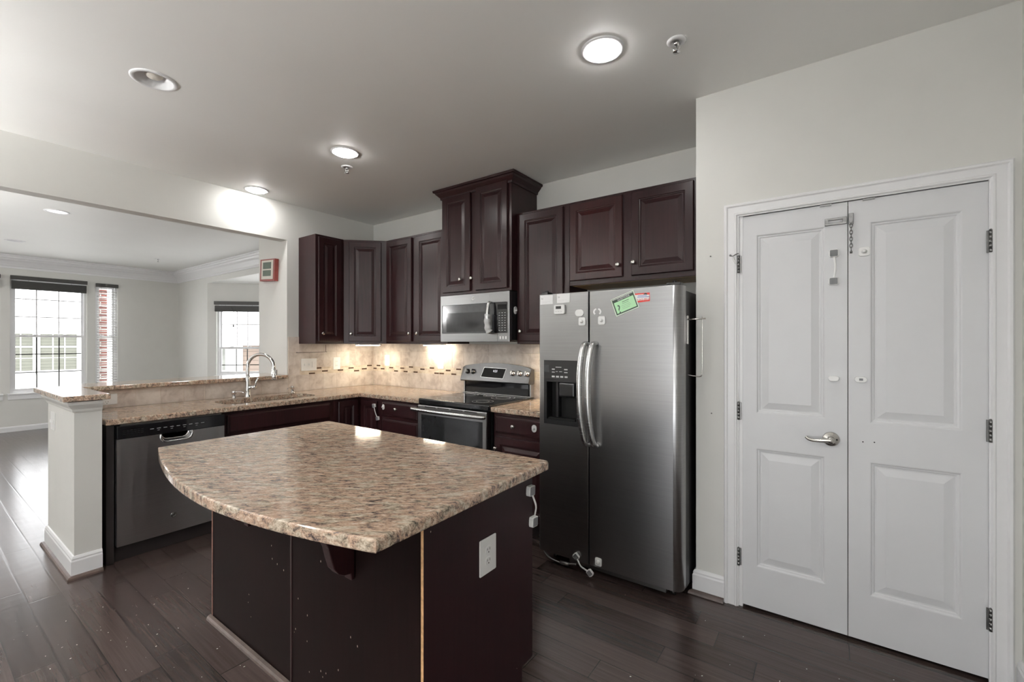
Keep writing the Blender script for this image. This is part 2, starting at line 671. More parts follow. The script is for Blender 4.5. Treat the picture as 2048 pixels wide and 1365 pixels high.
def obj(name, bm, mats, parent=None, local=False, label=None, soft=False):
    """one mesh object. Mesh given in world coordinates unless local=True (then in the parent's own)."""
    mats = mats if isinstance(mats, (list, tuple)) else [mats]
    me = bpy.data.meshes.new(name)
    if parent is not None:
        if not local:
            bm.transform(WM[parent.name].inverted())
        loc = Vector((0, 0, 0))
    else:
        xs = [v.co for v in bm.verts]
        lo = Vector([min(v[i] for v in xs) for i in range(3)])
        hi = Vector([max(v[i] for v in xs) for i in range(3)])
        loc = Vector(((lo.x + hi.x) / 2, (lo.y + hi.y) / 2, lo.z))
        bm.transform(Matrix.Translation(-loc))
    bm.to_mesh(me)
    bm.free()
    if soft:
        # only the rounded faces are smoothed, the flat ones stay flat
        me.set_sharp_from_angle(angle=math.radians(50))
        me.polygons.foreach_set('use_smooth', [max(abs(c) for c in p.normal) < .9996 for p in me.polygons])
    for m in mats:
        me.materials.append(M[m])
    o = bpy.data.objects.new(name, me)
    COL.objects.link(o)
    o.location = loc
    if parent is not None:
        o.parent = parent
        WM[o.name] = WM[parent.name].copy()
    else:
        WM[o.name] = Matrix.Translation(loc)
    if label:
        o['label'] = label
    return o


def thing(name, bm, mats, label, cat, group=None, soft=False):
    return props(obj(name, bm, mats, soft=soft), label, cat, group)


def structure(name, bm, mats, label, cat):
    return props(obj(name, bm, mats), label, cat, None, 'structure')


def text_mesh(body, size, mtx, depth=0.0004):
    """lettering as mesh; text runs along +x, up +z, faces -y, before mtx is applied"""
    cu = bpy.data.curves.new('t', 'FONT')
    cu.body = body
    cu.size = size
    cu.extrude = depth
    cu.align_x = 'CENTER'
    cu.align_y = 'CENTER'
    o = bpy.data.objects.new('t', cu)
    COL.objects.link(o)
    dg = bpy.context.evaluated_depsgraph_get()
    me = bpy.data.meshes.new_from_object(o.evaluated_get(dg))
    bm = nb()
    bm.from_mesh(me)
    bpy.data.meshes.remove(me)
    bpy.data.objects.remove(o)
    bpy.data.curves.remove(cu)
    bm.transform(mtx @ Matrix.Rotation(PI / 2, 4, 'X'))
    return bm


def T(x, y, z):
    return Matrix.Translation((x, y, z))


def basis(p, nrm):
    """local y points out along nrm, local z is up"""
    up, nrm = Vector((0, 0, 1)), Vector(nrm).normalized()
    sd = nrm.cross(up).normalized()
    m = Matrix.Identity(4)
    for i in range(3):
        m[i][0], m[i][1], m[i][2], m[i][3] = sd[i], nrm[i], up[i], p[i]
    return m


# ================================================================== SHELL
XL, YB, YP, H = -4.287, 3.235, 2.596, 2.738
XW = -10.33     # living room window wall
FY = -3.6       # rear of the room, behind the camera
XR = 0.615      # right wall

structure('floor', bx(nb(), XW - .12, XR + .12, FY - .12, 4.16, -0.10, 0.0), 'floor', 'dark brown hand scraped plank floor', 'floor')

cb = bx(nb(), XW - .12, XR + .12, FY - .12, 3.36, H, H + 0.14)
cut = nb()
cyl(cut, (-2.832, 0.784, H - .02), (-2.832, 0.784, H + .09), 0.088, 32)
cyl(cut, (-8.78, 0.942, H - .02), (-8.78, 0.942, H + .09), 0.088, 32)
cyl(cut, (-6.485, 0.985, H - .02), (-6.485, 0.985, H + .09), 0.075, 32)
structure('ceiling', boolean_cut(cb, cut), 'ceil', 'flat light grey painted ceiling', 'ceiling')

structure('wall_back', bx(nb(), -4.41, 0.7, YB, YB + .12, 0, H), 'wall', 'back wall behind the range and hanging cabinets', 'wall')
bm = grid_wall(nb(), (-0.606, XR + .1), (0, H), YP, YP + .11, [(-0.392, 0.528, 0.0, 2.05)])
bx(bm, -0.606, -0.50, YP + .1, YB, 0, H)
structure('wall_pantry', bm, 'wall', 'wall around the white double doors', 'wall')
structure('wall_right', bx(nb(), XR, XR + .12, FY, YP + .02, 0, H), 'wall', 'side wall meeting the double door wall at the right', 'wall')
bm = grid_wall(nb(), (XL - .119, XR + .12), (0, H), FY - .12, FY, [(-2.0, 0.4, 0.02, 2.12)])  # wide opening added so that fill daylight reaches the kitchen
structure('wall_rear', bm, 'wall', 'wall behind the viewer with a wide opening added for daylight', 'wall')
bm = bx(nb(), XW - .12, XL - .119, FY - .12, FY, 0, H)
structure('wall_front', bm, 'wall', 'living room end wall behind the viewer', 'wall')
# partition between kitchen and living room: beam plus the full-height block it runs into
bm = bx(nb(), XL - .119, XL, FY, 2.229, 2.38, H)
bx(bm, -4.853, XL, 2.229, 3.36, 0, H)
structure('wall_left', bm, 'wall', 'ceiling beam and wall block between kitchen and living room', 'wall')
# half-height wall and its end post
bm = bx(nb(), -4.36, -3.61, 0.62, 0.743, 0, 1.04)
bx(bm, -4.41, XL, 0.743, 2.229, 0, 1.04)
structure('wall_half_height', bm, 'wall', 'half height wall with painted end post under the raised bar', 'wall')
# living room window wall
bm = grid_wall(nb(), (FY, 3.36), (0, H), XW - .12, XW,
               [(1.056, 1.933, 0.59, 2.40), (2.041, 2.335, 0.60, 2.40), (0.08, 0.955, 0.59, 2.40)], axis='x')
structure('wall_window_side', bm, 'wall', 'far living room wall with tall windows', 'wall')
bm = grid_wall(nb(), (XW, -4.853), (0, H), 3.24, 3.36, [(-8.949, -5.62, 0.0, 2.445)])
structure('wall_living', bm, 'wall', 'living room wall with the opening of the bay', 'wall')
# bay: two slanted walls and a front wall, each with a window
R45 = Matrix.Rotation(PI / 4, 4, 'Z')
bm = nb()
t = grid_wall(nb(), (0.0, 1.10), (0, 2.5), 0, .12, [(0.145, 0.90, 0.80, 2.10)])
merge(bm, t, T(-8.949, 3.24, 0) @ R45)
t = grid_wall(nb(), (-0.05, 1.83), (0, 2.5), 0, .12, [(0.13, 1.63, 0.80, 2.10)])
merge(bm, t, T(-8.171, 4.018, 0))
t = grid_wall(nb(), (0.0, 1.10), (0, 2.5), 0, .12, [])
merge(bm, t, T(-6.395, 4.018, 0) @ Matrix.Rotation(-PI / 4, 4, 'Z'))
structure('wall_bay', bm, 'wall', 'slanted walls of the bay beyond the bar', 'wall')
bm = nb()
prism(bm, [(-8.955, 3.241), (-8.22, 4.16), (-6.34, 4.16), (-5.615, 3.241)], 2.440, 2.4445)
structure('ceiling_bay', bm, 'ceil', 'low ceiling inside the bay', 'ceiling')


# ------------------------------------------------------------------ trim
def sweep_profile(bm, prof, a0, a1, axis, base, sgn, mitre0=0.0, mitre1=0.0):
    """moulding: prof (out, z). axis 'x': runs along x, sticks out sgn*y from y=base; axis 'y': runs along y, sticks out in x."""
    t = nb()
    L, Rr = [], []
    for o_, z in prof:
        for lst, a, mt in ((L, a0, mitre0), (Rr, a1, mitre1)):
            aa = a + mt * o_
            lst.append(t.verts.new((aa, base + sgn * o_, z) if axis == 'x' else (base + sgn * o_, aa, z)))
    n = len(prof)
    for i in range(n):
        j = (i + 1) % n
        t.faces.new((L[i], L[j], Rr[j], Rr[i]))
    t.faces.new(L[::-1])
    t.faces.new(Rr)
    bmesh.ops.recalc_face_normals(t, faces=t.faces)
    merge(bm, t)


CROWN = [(0, H - .20), (.012, H - .20), (.014, H - .172), (.022, H - .165), (.035, H - .14), (.062, H - .10), (.086, H - .075), (.094, H - .055),
         (.108, H - .05), (.112, H - .022), (.128, H - .018), (.13, H), (0, H)]
bm = nb()
sweep_profile(bm, CROWN, FY, 3.24, 'y', XW, 1, 0, -1)
sweep_profile(bm, CROWN, XW, -4.853, 'x', 3.24, -1, 1, 0)
structure('trim_1', bm, 'trim', 'white crown moulding around the living room ceiling', 'crown moulding')
BASE = [(0, 0), (.016, 0), (.016, .10), (.012, .108), (.013, .116), (.006, .128), (0, .13)]
SHOE = [(.016, 0), (.036, 0), (.034, .010), (.028, .017), (.016, .021)]
LOWB = [(0, 0), (.016, 0), (.016, .065), (.008, .08), (0, .083)]
bm = nb()
sweep_profile(bm, LOWB, FY, 3.24, 'y', XW, 1)
sweep_profile(bm, LOWB, XW, -8.949, 'x', 3.24, -1)
structure('baseboard_living', bm, 'trim', 'white baseboard under the living room windows', 'baseboard')


def wrap_post(bm, prof, yend=0.743):
    sweep_profile(bm, prof, -4.36, -3.61, 'x', 0.62, -1, -1, 1)
    sweep_profile(bm, prof, 0.62, yend, 'y', -3.61, 1, -1, 0)
    sweep_profile(bm, prof, 0.62, yend, 'y', -4.36, -1, -1, 0)


bm = nb()
wrap_post(bm, BASE)
structure('baseboard_post', bm, 'trim', 'white baseboard around the half wall end post', 'baseboard')
bm = nb()
wrap_post(bm, SHOE)
structure('trim_2', bm, 'quarter_round', 'dark brown shoe moulding around the end post', 'shoe moulding')
bm = nb()
CAPM = [(0, .972), (.006, .972), (.009, .980), (.011, .99), (.022, 1.005), (.03, 1.018), (.032, 1.036), (0, 1.036)]
wrap_post(bm, CAPM)
structure('trim_3', bm, 'wall', 'painted cap moulding under the bar on the end post', 'cap moulding')
bm = nb()
sweep_profile(bm, BASE, -0.606, -0.462, 'x', YP, -1, -1, 0)
sweep_profile(bm, BASE, YP, YP + .3, 'y', -0.606, -1, -1, 0)
structure('baseboard_pantry', bm, 'trim', 'short white baseboard between fridge and door casing', 'baseboard')
bm = nb()
sweep_profile(bm, SHOE, -0.606, -0.462, 'x', YP, -1, -1, 0)
structure('trim_4', bm, 'quarter_round', 'dark shoe moulding beside the door casing', 'shoe moulding')
bm = nb()
sweep_profile(bm, BASE, FY, YP, 'y', XR, -1)
structure('baseboard_right', bm, 'trim', 'white baseboard at the far right of the room', 'baseboard')
# double door casing: profile swept around three sides with mitred corners
CAS = [(0.0, 0.0), (0.0, .012), (.006, .019), (.014, .019), (.020, .013), (.050, .013), (.054, .017), (.060, .017), (.066, .010), (.070, .010), (.070, 0)]
bm = nb()
ix0, ix1, iz = -0.392, 0.522, 2.045   # inner opening
cs = []
for o_, dpt in CAS:
    o_ = .070 - o_
    cs.append([(ix0 - o_, YP - dpt, 0.0), (ix0 - o_, YP - dpt, iz + o_), (ix1 + o_, YP - dpt, iz + o_), (ix1 + o_, YP - dpt, 0.0)])
vs = [[bm.verts.new(p) for p in row] for row in cs]
for a, b in zip(vs, vs[1:] + vs[:1]):
    for i in range(3):
        bm.faces.new((a[i], a[i + 1], b[i + 1], b[i]))
bmesh.ops.recalc_face_normals(bm, faces=bm.faces)
bx(bm, -0.392, -0.374, YP + .001, YP + .10, 0, 2.05)
bx(bm, 0.526, 0.54, YP + .001, YP + .10, 0, 2.05)
bx(bm, -0.392, 0.528, YP + .001, YP + .10, 2.047, 2.06)
structure('trim_5', bm, 'trim', 'white moulded casing around the double doors', 'door casing')
structure('wall_closet', bx(nb(), -0.48, 0.6, YP + .13, YP + .15, 0, 2.2), 'dark_gap', 'dark closet interior behind the double doors', 'wall')


# ------------------------------------------------------------------ double doors
def leaf(name, x0, x1, panels, label):
    y = YP + .004
    z0, z1 = 0.014, 2.042
    bm = nb()
    xs = sorted({x0, x1} | {p[0] for p in panels} | {p[1] for p in panels})
    zs = sorted({z0, z1} | {p[2] for p in panels} | {p[3] for p in panels})
    for a0, a1 in zip(xs, xs[1:]):
        for c0, c1 in zip(zs, zs[1:]):
            ca, cc = (a0 + a1) / 2, (c0 + c1) / 2
            if any(p[0] < ca < p[1] and p[2] < cc < p[3] for p in panels):
                continue
            bm.faces.new([bm.verts.new(q) for q in ((a0, y, c0), (a1, y, c0), (a1, y, c1), (a0, y, c1))])
    for p in panels:
        ring_panel(bm, *p, [(0, y), (.004, y + .001), (.008, y + .006), (.014, y + .007), (.018, y + .011), (.024, y + .011), (.056, y + .003)])
    for q in (((x0, z0), (x1, z0)), ((x1, z0), (x1, z1)), ((x1, z1), (x0, z1)), ((x0, z1), (x0, z0))):
        (a, c), (b, d) = q
        bm.faces.new([bm.verts.new(v) for v in ((a, y, c), (a, y + .034, c), (b, y + .034, d), (b, y, d))])
    bm.faces.new([bm.verts.new(v) for v in ((x0, y + .034, z0), (x0, y + .034, z1), (x1, y + .034, z1), (x1, y + .034, z0))])
    bmesh.ops.remove_doubles(bm, verts=bm.verts, dist=1e-5)
    bmesh.ops.recalc_face_normals(bm, faces=bm.faces)
    return structure(name, bm, 'door', label, 'door')


d1 = leaf('door_1', -0.388, 0.0645, [(-0.312, -0.021, 1.020, 1.940), (-0.312, -0.021, 0.226, 0.838)], 'narrow left leaf of the white double door with lever')
d2 = leaf('door_2', 0.0675, 0.5225, [(0.146, 0.447, 1.015, 1.936), (0.146, 0.447, 0.226, 0.838)], 'right leaf of the white double door without lever')


def hinge(parent, x, z, side):
    bm = nb()
    for k in range(5):
        cyl(bm, (x, YP - .010, z - .045 + k * .018), (x, YP - .010, z - .0455 + (k + 1) * .018), 0.0065, 14)
    lathe(bm, (x, YP - .010, z + .045), (0, 0, 1), [(.0065, 0), (.004, .004), (0, .006)], 12)
    bx(bm, x - .012, x + .012, YP - .006, YP - .0015, z - .045, z + .045, .001, 1)
    obj('hinge', bm, 'steel_dark', parent)


for z in (1.794, 1.025, 0.261):
    hinge(d1, -0.392, z, -1)
    hinge(d2, 0.527, z, 1)
# lever handle
bm = nb()
cx, cz, yd = 0.002, 0.925, YP + .004
lathe(bm, (cx, yd, cz), (0, -1, 0), [(.034, 0), (.034, .004), (.030, .008), (.016, .010), (.013, .014), (.013, .040), (.016, .046), (.014, .056), (0, .058)], 32)
tube(bm, smooth_path([(cx, yd - .048, cz), (cx - .03, yd - .052, cz - .002), (cx - .065, yd - .050, cz - .006), (cx - .088, yd - .044, cz - .003), (cx - .098, yd - .040, cz + .006)]),
     [.0115 - .005 * min(1, i / 12) for i in range(25)], 14, flat=((0, 0, 1), 1.15))
obj('lever_handle', bm, 'nickel', d1)
obj('lock_hole', cyl(nb(), (cx + .022, yd - .0085, cz), (cx + .022, yd - .0095, cz), .004, 12), 'dark_gap', d1)
for hx, hz in ((0.121, 0.927), (0.162, 0.930)):
    obj('screw_hole', cyl(nb(), (hx, yd - .0005, hz), (hx, yd - .002, hz), .0028, 10), 'dark_gap', d2)
for px, par in ((-0.019, d1), (0.142, d2)):
    obj('strike_plate', bx(nb(), px - .022, px + .022, YP - .004, YP + .004, 2.036, 2.043), 'steel_dark', par)

# chain latch at the top of the doors
t = root('door_chain', 'steel security chain hanging at the top of the double doors', 'door chain', (0.02, YP, 1.93))
bm = nb()
ya = YP + .004
for z0_, z1_ in ((1.940, 1.952), (1.963, 1.973)):
    bx(bm, -0.022, 0.062, ya - .008, ya - .001, z0_, z1_, .001, 1)
for x0_, x1_ in ((-0.022, -0.008), (0.046, 0.062)):
    bx(bm, x0_, x1_, ya - .0075, ya - .001, 1.940, 1.973, .001, 1)
obj('slide_track', bm, 'steel_dark', t)
bm = bx(nb(), 0.069, 0.086, ya - .010, ya - .001, 1.934, 1.985, .001, 1)
cyl(bm, (0.0775, ya - .010, 1.972), (0.0775, ya - .0125, 1.972), .004, 12)
cyl(bm, (0.0775, ya - .010, 1.946), (0.0775, ya - .016, 1.946), .006, 12)
obj('anchor_plate', bm, 'steel_dark', t)
bm = nb()
for k in range(8):
    zc = 1.926 - k * .0155
    a = 0.0 if k % 2 == 0 else PI / 2
    ring = [(0.0775 + .0055 * math.cos(a) * math.sin(q), ya - .014 + .0055 * math.sin(a) * math.sin(q), zc + .0105 * math.cos(q))
            for q in [2 * PI * i / 16 for i in range(17)]]
    tube(bm, ring, .0016, 8)
lathe(bm, (0.0775, ya - .014, 1.797), (0, 0, 1), [(0, 0), (.005, .001), (.005, .010), (.002, .013)], 12)
obj('chain', bm, 'steel_dark', t)
# swing hook on the upper left hinge
t = root('swing_latch', 'small metal swing hook on the upper left door hinge', 'latch', (-0.405, YP, 1.83))
bm = tube(nb(), smooth_path([(-0.393, YP - .014, 1.852), (-0.404, YP - .022, 1.846), (-0.418, YP - .026, 1.838), (-0.428, YP - .03, 1.842)]), .0022, 10)
lathe(bm, (-0.428, YP - .034, 1.842), (0, 1, 0), [(0, 0), (.005, .001), (.005, .007), (0, .008)], 12)
obj('hook', bm, 'steel_dark', t)
obj('arm', tube(nb(), smooth_path([(-0.418, YP - .024, 1.838), (-0.413, YP - .022, 1.818), (-0.402, YP - .018, 1.796)]), .004, 10), 'white_plastic', t)


# ------------------------------------------------------------------ child safety bits
def latch(label, p0, p1, nrm, sag, size=0.036, thick=0.016, pad='grey_pad', rot=0.0, group='strap style child latches'):
    """two square pads on white bases joined by a flexible strap. p0,p1: pad centres on the surface; nrm: outward."""
    p0, p1, nrm = Vector(p0), Vector(p1), Vector(nrm).normalized()
    t = root('child_latch', label, 'child latch', p1, 0, group)
    up = Vector((0, 0, 1))
    side = up.cross(nrm).normalized()
    d = (p1 - p0).normalized()
    for p in (p0, p1):
        ang = math.atan2(d.dot(side), -d.dot(up)) if rot is None else rot
        mm = basis(p, nrm) @ Matrix.Rotation(ang, 4, 'Y')
        s = size / 2
        b = prism(nb(), rrect(-s, s, -s, s, .006), 0.0, thick, 'y', 0, .002)
        for x_ in (-s - .003, s + .001):
            bx(b, x_, x_ + .002, .003, thick - .004, -s * .55, s * .55)
        b.transform(mm)
        po = obj('pad', b, 'white_plastic', t)
        c = prism(nb(), rrect(-s * .84, s * .84, -s * .84, s * .84, .004), thick, thick + .0012, 'y')
        c.transform(mm)
        obj('pad_cover', c, pad, po)
    mid = (p0 + p1) / 2 + nrm * (thick * .6) + Vector(sag)
    a, b_ = p0 + nrm * thick * .5, p1 + nrm * thick * .5
    obj('strap', tube(nb(), smooth_path([a, a.lerp(mid, .55) + nrm * .002, mid, b_.lerp(mid, .55) + nrm * .002, b_]), .0052, 10, flat=(tuple(nrm), .4)), 'white_plastic', t)
    return t


latch('child latch on the left door leaf with two dark square pads', (0.013, YP + .004, 1.806), (0.012, YP + .004, 1.674), (0, -1, 0), (0.006, -.002, 0))


def disc_pad(name, label, p, nrm, w, h, thick=.008, knob=True, r=None, group=None, oval=False):
    p, nrm = Vector(p), Vector(nrm)
    mm = basis(p, nrm)
    t = root(name, label, 'latch base' if not oval else 'button pad', p, 0, group)
    rr = min(w, h) / 2 * (0.98 if oval else (r or .45))
    b = prism(nb(), rrect(-w / 2, w / 2, -h / 2, h / 2, rr), 0, thick, 'y', 0, .002)
    b.transform(mm)
    obj('plate', b, 'white_plastic', t)
    if knob:
        b = lathe(nb(), (0, thick, 0), (0, 1, 0), [(.011, 0), (.0105, .003), (.0055, .004), (.005, .008), (.0075, .010), (.006, .013), (0, .0135)], 20)
        b.transform(mm)
        obj('stud', b, 'white_plastic', t)
    return t


YD = YP + .004
disc_pad('latch_base', 'round white latch base just below the door chain', (0.126, YD, 1.802), (0, -1, 0), .042, .042, .006)
disc_pad('finger_latch', 'plain white oval latch button on the left door leaf', (0.012, YD, 1.214), (0, -1, 0), .042, .024, .020, False, oval=True)
t = disc_pad('finger_latch', 'white oval latch socket with slot on the right door leaf', (0.113, YD, 1.214), (0, -1, 0), .046, .026, .014, False, oval=True)
obj('slot', bx(nb(), 0.107, 0.121, YD - .0155, YD - .0138, 1.209, 1.219), 'grey_pad_light', t)
for hx, hz, lb in ((-0.531, 1.854, 'upper'), (-0.526, 0.999, 'lower')):
    bm = lathe(nb(), (hx, YP, hz), (0, -1, 0), [(.0035, 0), (.0035, .002), (0, .003)], 10)
    thing('wall_anchor', bm, 'steel_dark', f'{lb} small dark screw left in the wall beside the door casing', 'screw')

# ================================================================== TILE BACKSPLASH
BS = 0.012


def tile_field(name, segs, label, row_bands, pitch, off, axis, base, sgn, u_lo, u_hi, mosaic=None, dark=()):
    """tiles on a wall: axis 'x' back wall (tiles face -y), axis 'y' left wall (tiles face +x)."""
    bm = nb()
    lay = bm.faces.layers.float.new('tint') if False else None
    tint = []

    def tile(u0, u1, z0, z1, mi, dep=BS):
        if u1 - u0 < .006:
            return
        n0 = len(bm.faces)
        g = .0012
        a, b = base, base + sgn * dep
        if axis == 'x':
            bx(bm, u0 + g, u1 - g, min(a, b), max(a, b), z0 + g, z1 - g, .001, 1, mi)
        else:
            bx(bm, min(a, b), max(a, b), u0 + g, u1 - g, z0 + g, z1 - g, .001, 1, mi)
        tint.extend([random.random()] * (len(bm.faces) - n0))
    for (z0, z1, lim) in row_bands:
        lo, hi = lim
        k0 = math.floor((lo - off) / pitch)
        k1 = math.ceil((hi - off) / pitch)
        for k in range(k0, k1):
            tile(max(lo, off + k * pitch), min(hi, off + (k + 1) * pitch), z0, z1, 0)
    if mosaic:
        z0, z1, lo, hi = mosaic
        rows = 4
        rh = (z1 - z0) / rows
        for r_ in range(rows):
            zz = z0 + rh * r_
            mine = sorted(d for d in dark if abs(d[1] - (zz + rh / 2)) < rh / 2)
            u = lo - random.random() * .06
            for (du, dz) in mine + [(hi + .04, None)]:
                end = du - .034
                while u < end - .001:
                    e = min(end, u + random.choice((.05, .068, .068, .1)))
                    if end - e < .02:
                        e = end
                    tile(max(u, lo), min(e, hi), zz, zz + rh, 1)
                    u = e
                if dz is not None:
                    tile(max(du - .034, lo), min(du + .034, hi), zz, zz + rh, 2)
                    u = du + .034
    n0 = len(bm.faces)
    for (u0, u1, z0, z1) in segs:
        a, b = base, base + sgn * (BS - .0012)
        if axis == 'x':
            bx(bm, u0, u1, min(a, b), max(a, b), z0, z1, 0, 1, 3)
        else:
            bx(bm, min(a, b), max(a, b), u0, u1, z0, z1, 0, 1, 3)
    tint.extend([.5] * (len(bm.faces) - n0))
    o = thing(name, bm, ['tile', 'mosaic', 'mosaic_dark', 'grout'], label, 'backsplash')
    at = o.data.attributes.new('tint', 'FLOAT', 'FACE')
    for i, v in enumerate(tint):
        at.data[i].value = v
    return o


ZC = 0.905
darkb = [(-4.184, 1.122), (-4.11, 1.09), (-3.962, 1.106), (-3.882, 1.073), (-3.779, 1.106), (-3.725, 1.073), (-3.639, 1.122), (-3.568, 1.073), (-3.464, 1.105),
         (-3.324, 1.122), (-3.256, 1.073), (-3.185, 1.073), (-3.095, 1.106), (-3.019, 1.073), (-2.954, 1.123), (-4.249, 1.09), (-1.96, 1.106), (-1.86, 1.073)]
tile_field('tile_backsplash', [(-4.275, -1.50, ZC, 1.370)], 'tan stone tile backsplash behind the range with dark accent tiles',
           [(ZC, 1.064, (-4.275, -1.50)), (1.132, 1.287, (-4.275, -1.50)), (1.287, 1.370, (-4.275, -1.50))], .1545, -4.274, 'x', YB - .001, -1, 0, 0,
           (1.064, 1.132, -4.275, -1.50), darkb)
darkl = [(2.478, 1.073), (2.548, 1.122), (2.62, 1.09), (2.80, 1.09), (2.93, 1.106), (3.0, 1.073), (3.10, 1.09), (3.17, 1.122)]
tile_field('tile_backsplash', [(2.236, 3.222, ZC, 1.370), (2.236, 2.342, 1.3695, 1.441)], 'stone tile backsplash on the left wall beside the sink corner',
           [(ZC, 1.064, (2.236, 3.222)), (1.132, 1.287, (2.236, 3.222)), (1.287, 1.370, (2.342, 3.222)), (1.287, 1.441, (2.236, 2.342)), (1.064, 1.132, (2.236, 2.35))], .1545, 3.063, 'y', XL + .001, 1, 0, 0,
           (1.064, 1.132, 2.35, 3.222), darkl)
tile_field('tile_backsplash', [(0.745, 2.234, ZC, 1.038)], 'single row of stone tiles below the raised bar',
           [(ZC, 1.038, (0.745, 2.234))], .1525, 2.139, 'y', XL + .001, 1, 0, 0)
bm = tube(nb(), smooth_path([(XL + .0145, 2.322, 1.289), (XL + .0145, 2.34, 1.285), (XL + .0145, 2.62, 1.289), (XL + .0145, 2.628, 1.294), (XL + .0145, 2.628, 1.362)]), .0022, 8)
thing('lamp_cord', bm, 'quarter_round', 'thin brown cord taped along the tiles under the left hanging cabinet', 'cord')

# ================================================================== WORKTOPS
TH = 0.037
poly = [(-3.63, .765), (-3.63, 2.59), (-2.822, 2.59), (-2.822, YB - .0125), (XL + .0125, YB - .0125), (XL + .0125, .765)]
bm = prism(nb(), poly, ZC - TH, ZC, 'z', 0, .006, 3)
cut = prism(nb(), rrect(-4.085, -3.765, 1.50, 2.255, .10, 8), ZC - .1, ZC + .1, 'z')
bm = boolean_cut(bm, cut)
thing('countertop', bm, 'granite', 'L shaped granite countertop with the sink cutout', 'countertop')
bm = prism(nb(), [(-2.048, 2.585), (-1.535, 2.585), (-1.535, YB - .0125), (-2.048, YB - .0125)], ZC - TH, ZC, 'z', 0, .006, 3)
thing('countertop', bm, 'granite', 'short granite countertop between range and fridge', 'countertop')
poly = [(-4.47, .565), (-3.557, .565), (-3.557, .772), (-4.235, .772), (-4.235, 2.215), (XL - .002, 2.215), (XL - .002, 2.224), (-4.70, 2.224), (-4.62, .84), (-4.47, .80)]
thing('bar_top', prism(nb(), poly, 1.041, 1.073, 'z', 0, .005, 3), 'granite', 'raised granite bar top on the half height wall', 'bar top')
arc = [(-2.50, .706), (-2.30, .655), (-2.105, .614), (-1.95, .588), (-1.805, .572), (-1.66, .564), (-1.53, .565), (-1.334, .585), (-1.139, .620), (-0.968, .662), (-0.897, .683)]
arc = [(p.x, p.y) for p in smooth_path([(a, b, 0) for a, b in arc], 4)]
poly = arc + [(-0.948, 1.545), (-0.953, 1.552), (-2.49, 1.558), (-2.50, 1.55)]
poly = arc + [(-0.925, 1.54), (-0.935, 1.552), (-2.488, 1.558), (-2.50, 1.546)]
thing('island_top', prism(nb(), poly, ZC - TH, ZC, 'z', 0, .007, 3), 'granite', 'bow fronted granite top of the kitchen island', 'countertop')

# sink
t = root('sink', 'undermount double bowl stainless steel sink', 'sink', (-3.92, 1.88, ZC - TH))
for (y0_, y1_) in ((1.485, 1.865), (1.890, 2.27)):
    bm = nb()
    prev = None
    for k, (ins, z) in enumerate([(-.012, -.0372), (0, -.0375), (.004, -.05), (.010, -.19), (.035, -.215), (.12, -.222)]):
        ring = [bm.verts.new((a, b, ZC + z)) for a, b in rrect(-4.10 + ins, -3.75 - ins, y0_ + ins, y1_ - ins, max(.02, .09 - max(0, ins) * .5), 6)]
        if prev:
            for i in range(len(ring)):
                j = (i + 1) % len(ring)
                f = bm.faces.new((prev[i], prev[j], ring[j], ring[i]))
                f.smooth = True
        prev = ring
    bm.faces.new(prev)
    b = obj('bowl', bm, 'bowl', t)
    obj('drain', lathe(nb(), (-3.925, (y0_ + y1_) / 2, ZC - .2215), (0, 0, 1), [(.042, 0), (.042, .002), (.034, .003), (.03, .0), (0, .0005)], 24), 'chrome', b)

# faucet
FX_, FY_ = -4.17, 1.82
DX, DY = .80, .60      # the spout is swung round towards the back wall
t = root('faucet', 'tall chrome gooseneck faucet at the sink', 'faucet', (FX_, FY_, ZC))
obj('base', lathe(nb(), (FX_, FY_, ZC), (0, 0, 1), [(.027, 0), (.027, .004), (.024, .008), (.0225, .05), (.022, .15), (.019, .175), (.0165, .19)], 28), 'chrome', t)
R_ = .113
arcp = [(FX_, FY_, ZC + .185), (FX_, FY_, ZC + .24)]
for i in range(1, 15):
    a = PI - PI * i / 14
    q = R_ + R_ * math.cos(a)
    arcp.append((FX_ + q * DX, FY_ + q * DY, ZC + .262 + R_ * math.sin(a)))
arcp.append((FX_ + 2 * R_ * DX, FY_ + 2 * R_ * DY, ZC + .245))
obj('gooseneck', tube(nb(), smooth_path(arcp, 3), .0145, 18), 'chrome', t)
sx, sy = FX_ + 2 * R_ * DX, FY_ + 2 * R_ * DY
bm = lathe(nb(), (sx, sy, ZC + .25), (.05 * DX, .05 * DY, -1), [(.0155, 0), (.0165, .01), (.0165, .025), (.0215, .034), (.024, .07), (.023, .092), (.019, .098), (0, .098)], 24)
bx(bm, sx + .014, sx + .028, sy + .004, sy + .020, ZC + .19, ZC + .24, .004)
obj('spray_head', bm, 'chrome', t)
bm = cyl(nb(), (FX_ + .018 * DX, FY_ + .018 * DY, ZC + .085), (FX_ + .072 * DX, FY_ + .072 * DY, ZC + .085), .0165, 20)
tube(bm, [(FX_ + .062 * DX, FY_ + .062 * DY, ZC + .088), (FX_ + .072 * DX, FY_ + .072 * DY, ZC + .125), (FX_ + .088 * DX, FY_ + .088 * DY, ZC + .17)], [.010, .008, .007], 12)
obj('lever', bm, 'chrome', t)


def soap(label, x, y, d):
    t = root('soap_dispenser', label, 'soap dispenser', (x, y, ZC))
    obj('collar', lathe(nb(), (x, y, ZC), (0, 0, 1), [(.020, 0), (.020, .004), (.014, .008), (.013, .03)], 24), 'chrome', t)
    bm = lathe(nb(), (x, y, ZC + .03), (0, 0, 1), [(.011, 0), (.019, .004), (.019, .028), (.016, .032), (0, .032)], 24)
    tube(bm, smooth_path([(x, y, ZC + .05), (x + d[0] * .5, y + d[1] * .5, ZC + .053), (x + d[0], y + d[1], ZC + .05), (x + d[0] * 1.06, y + d[1] * 1.06, ZC + .042)]), .005, 10)
    obj('pump', bm, 'chrome', t)


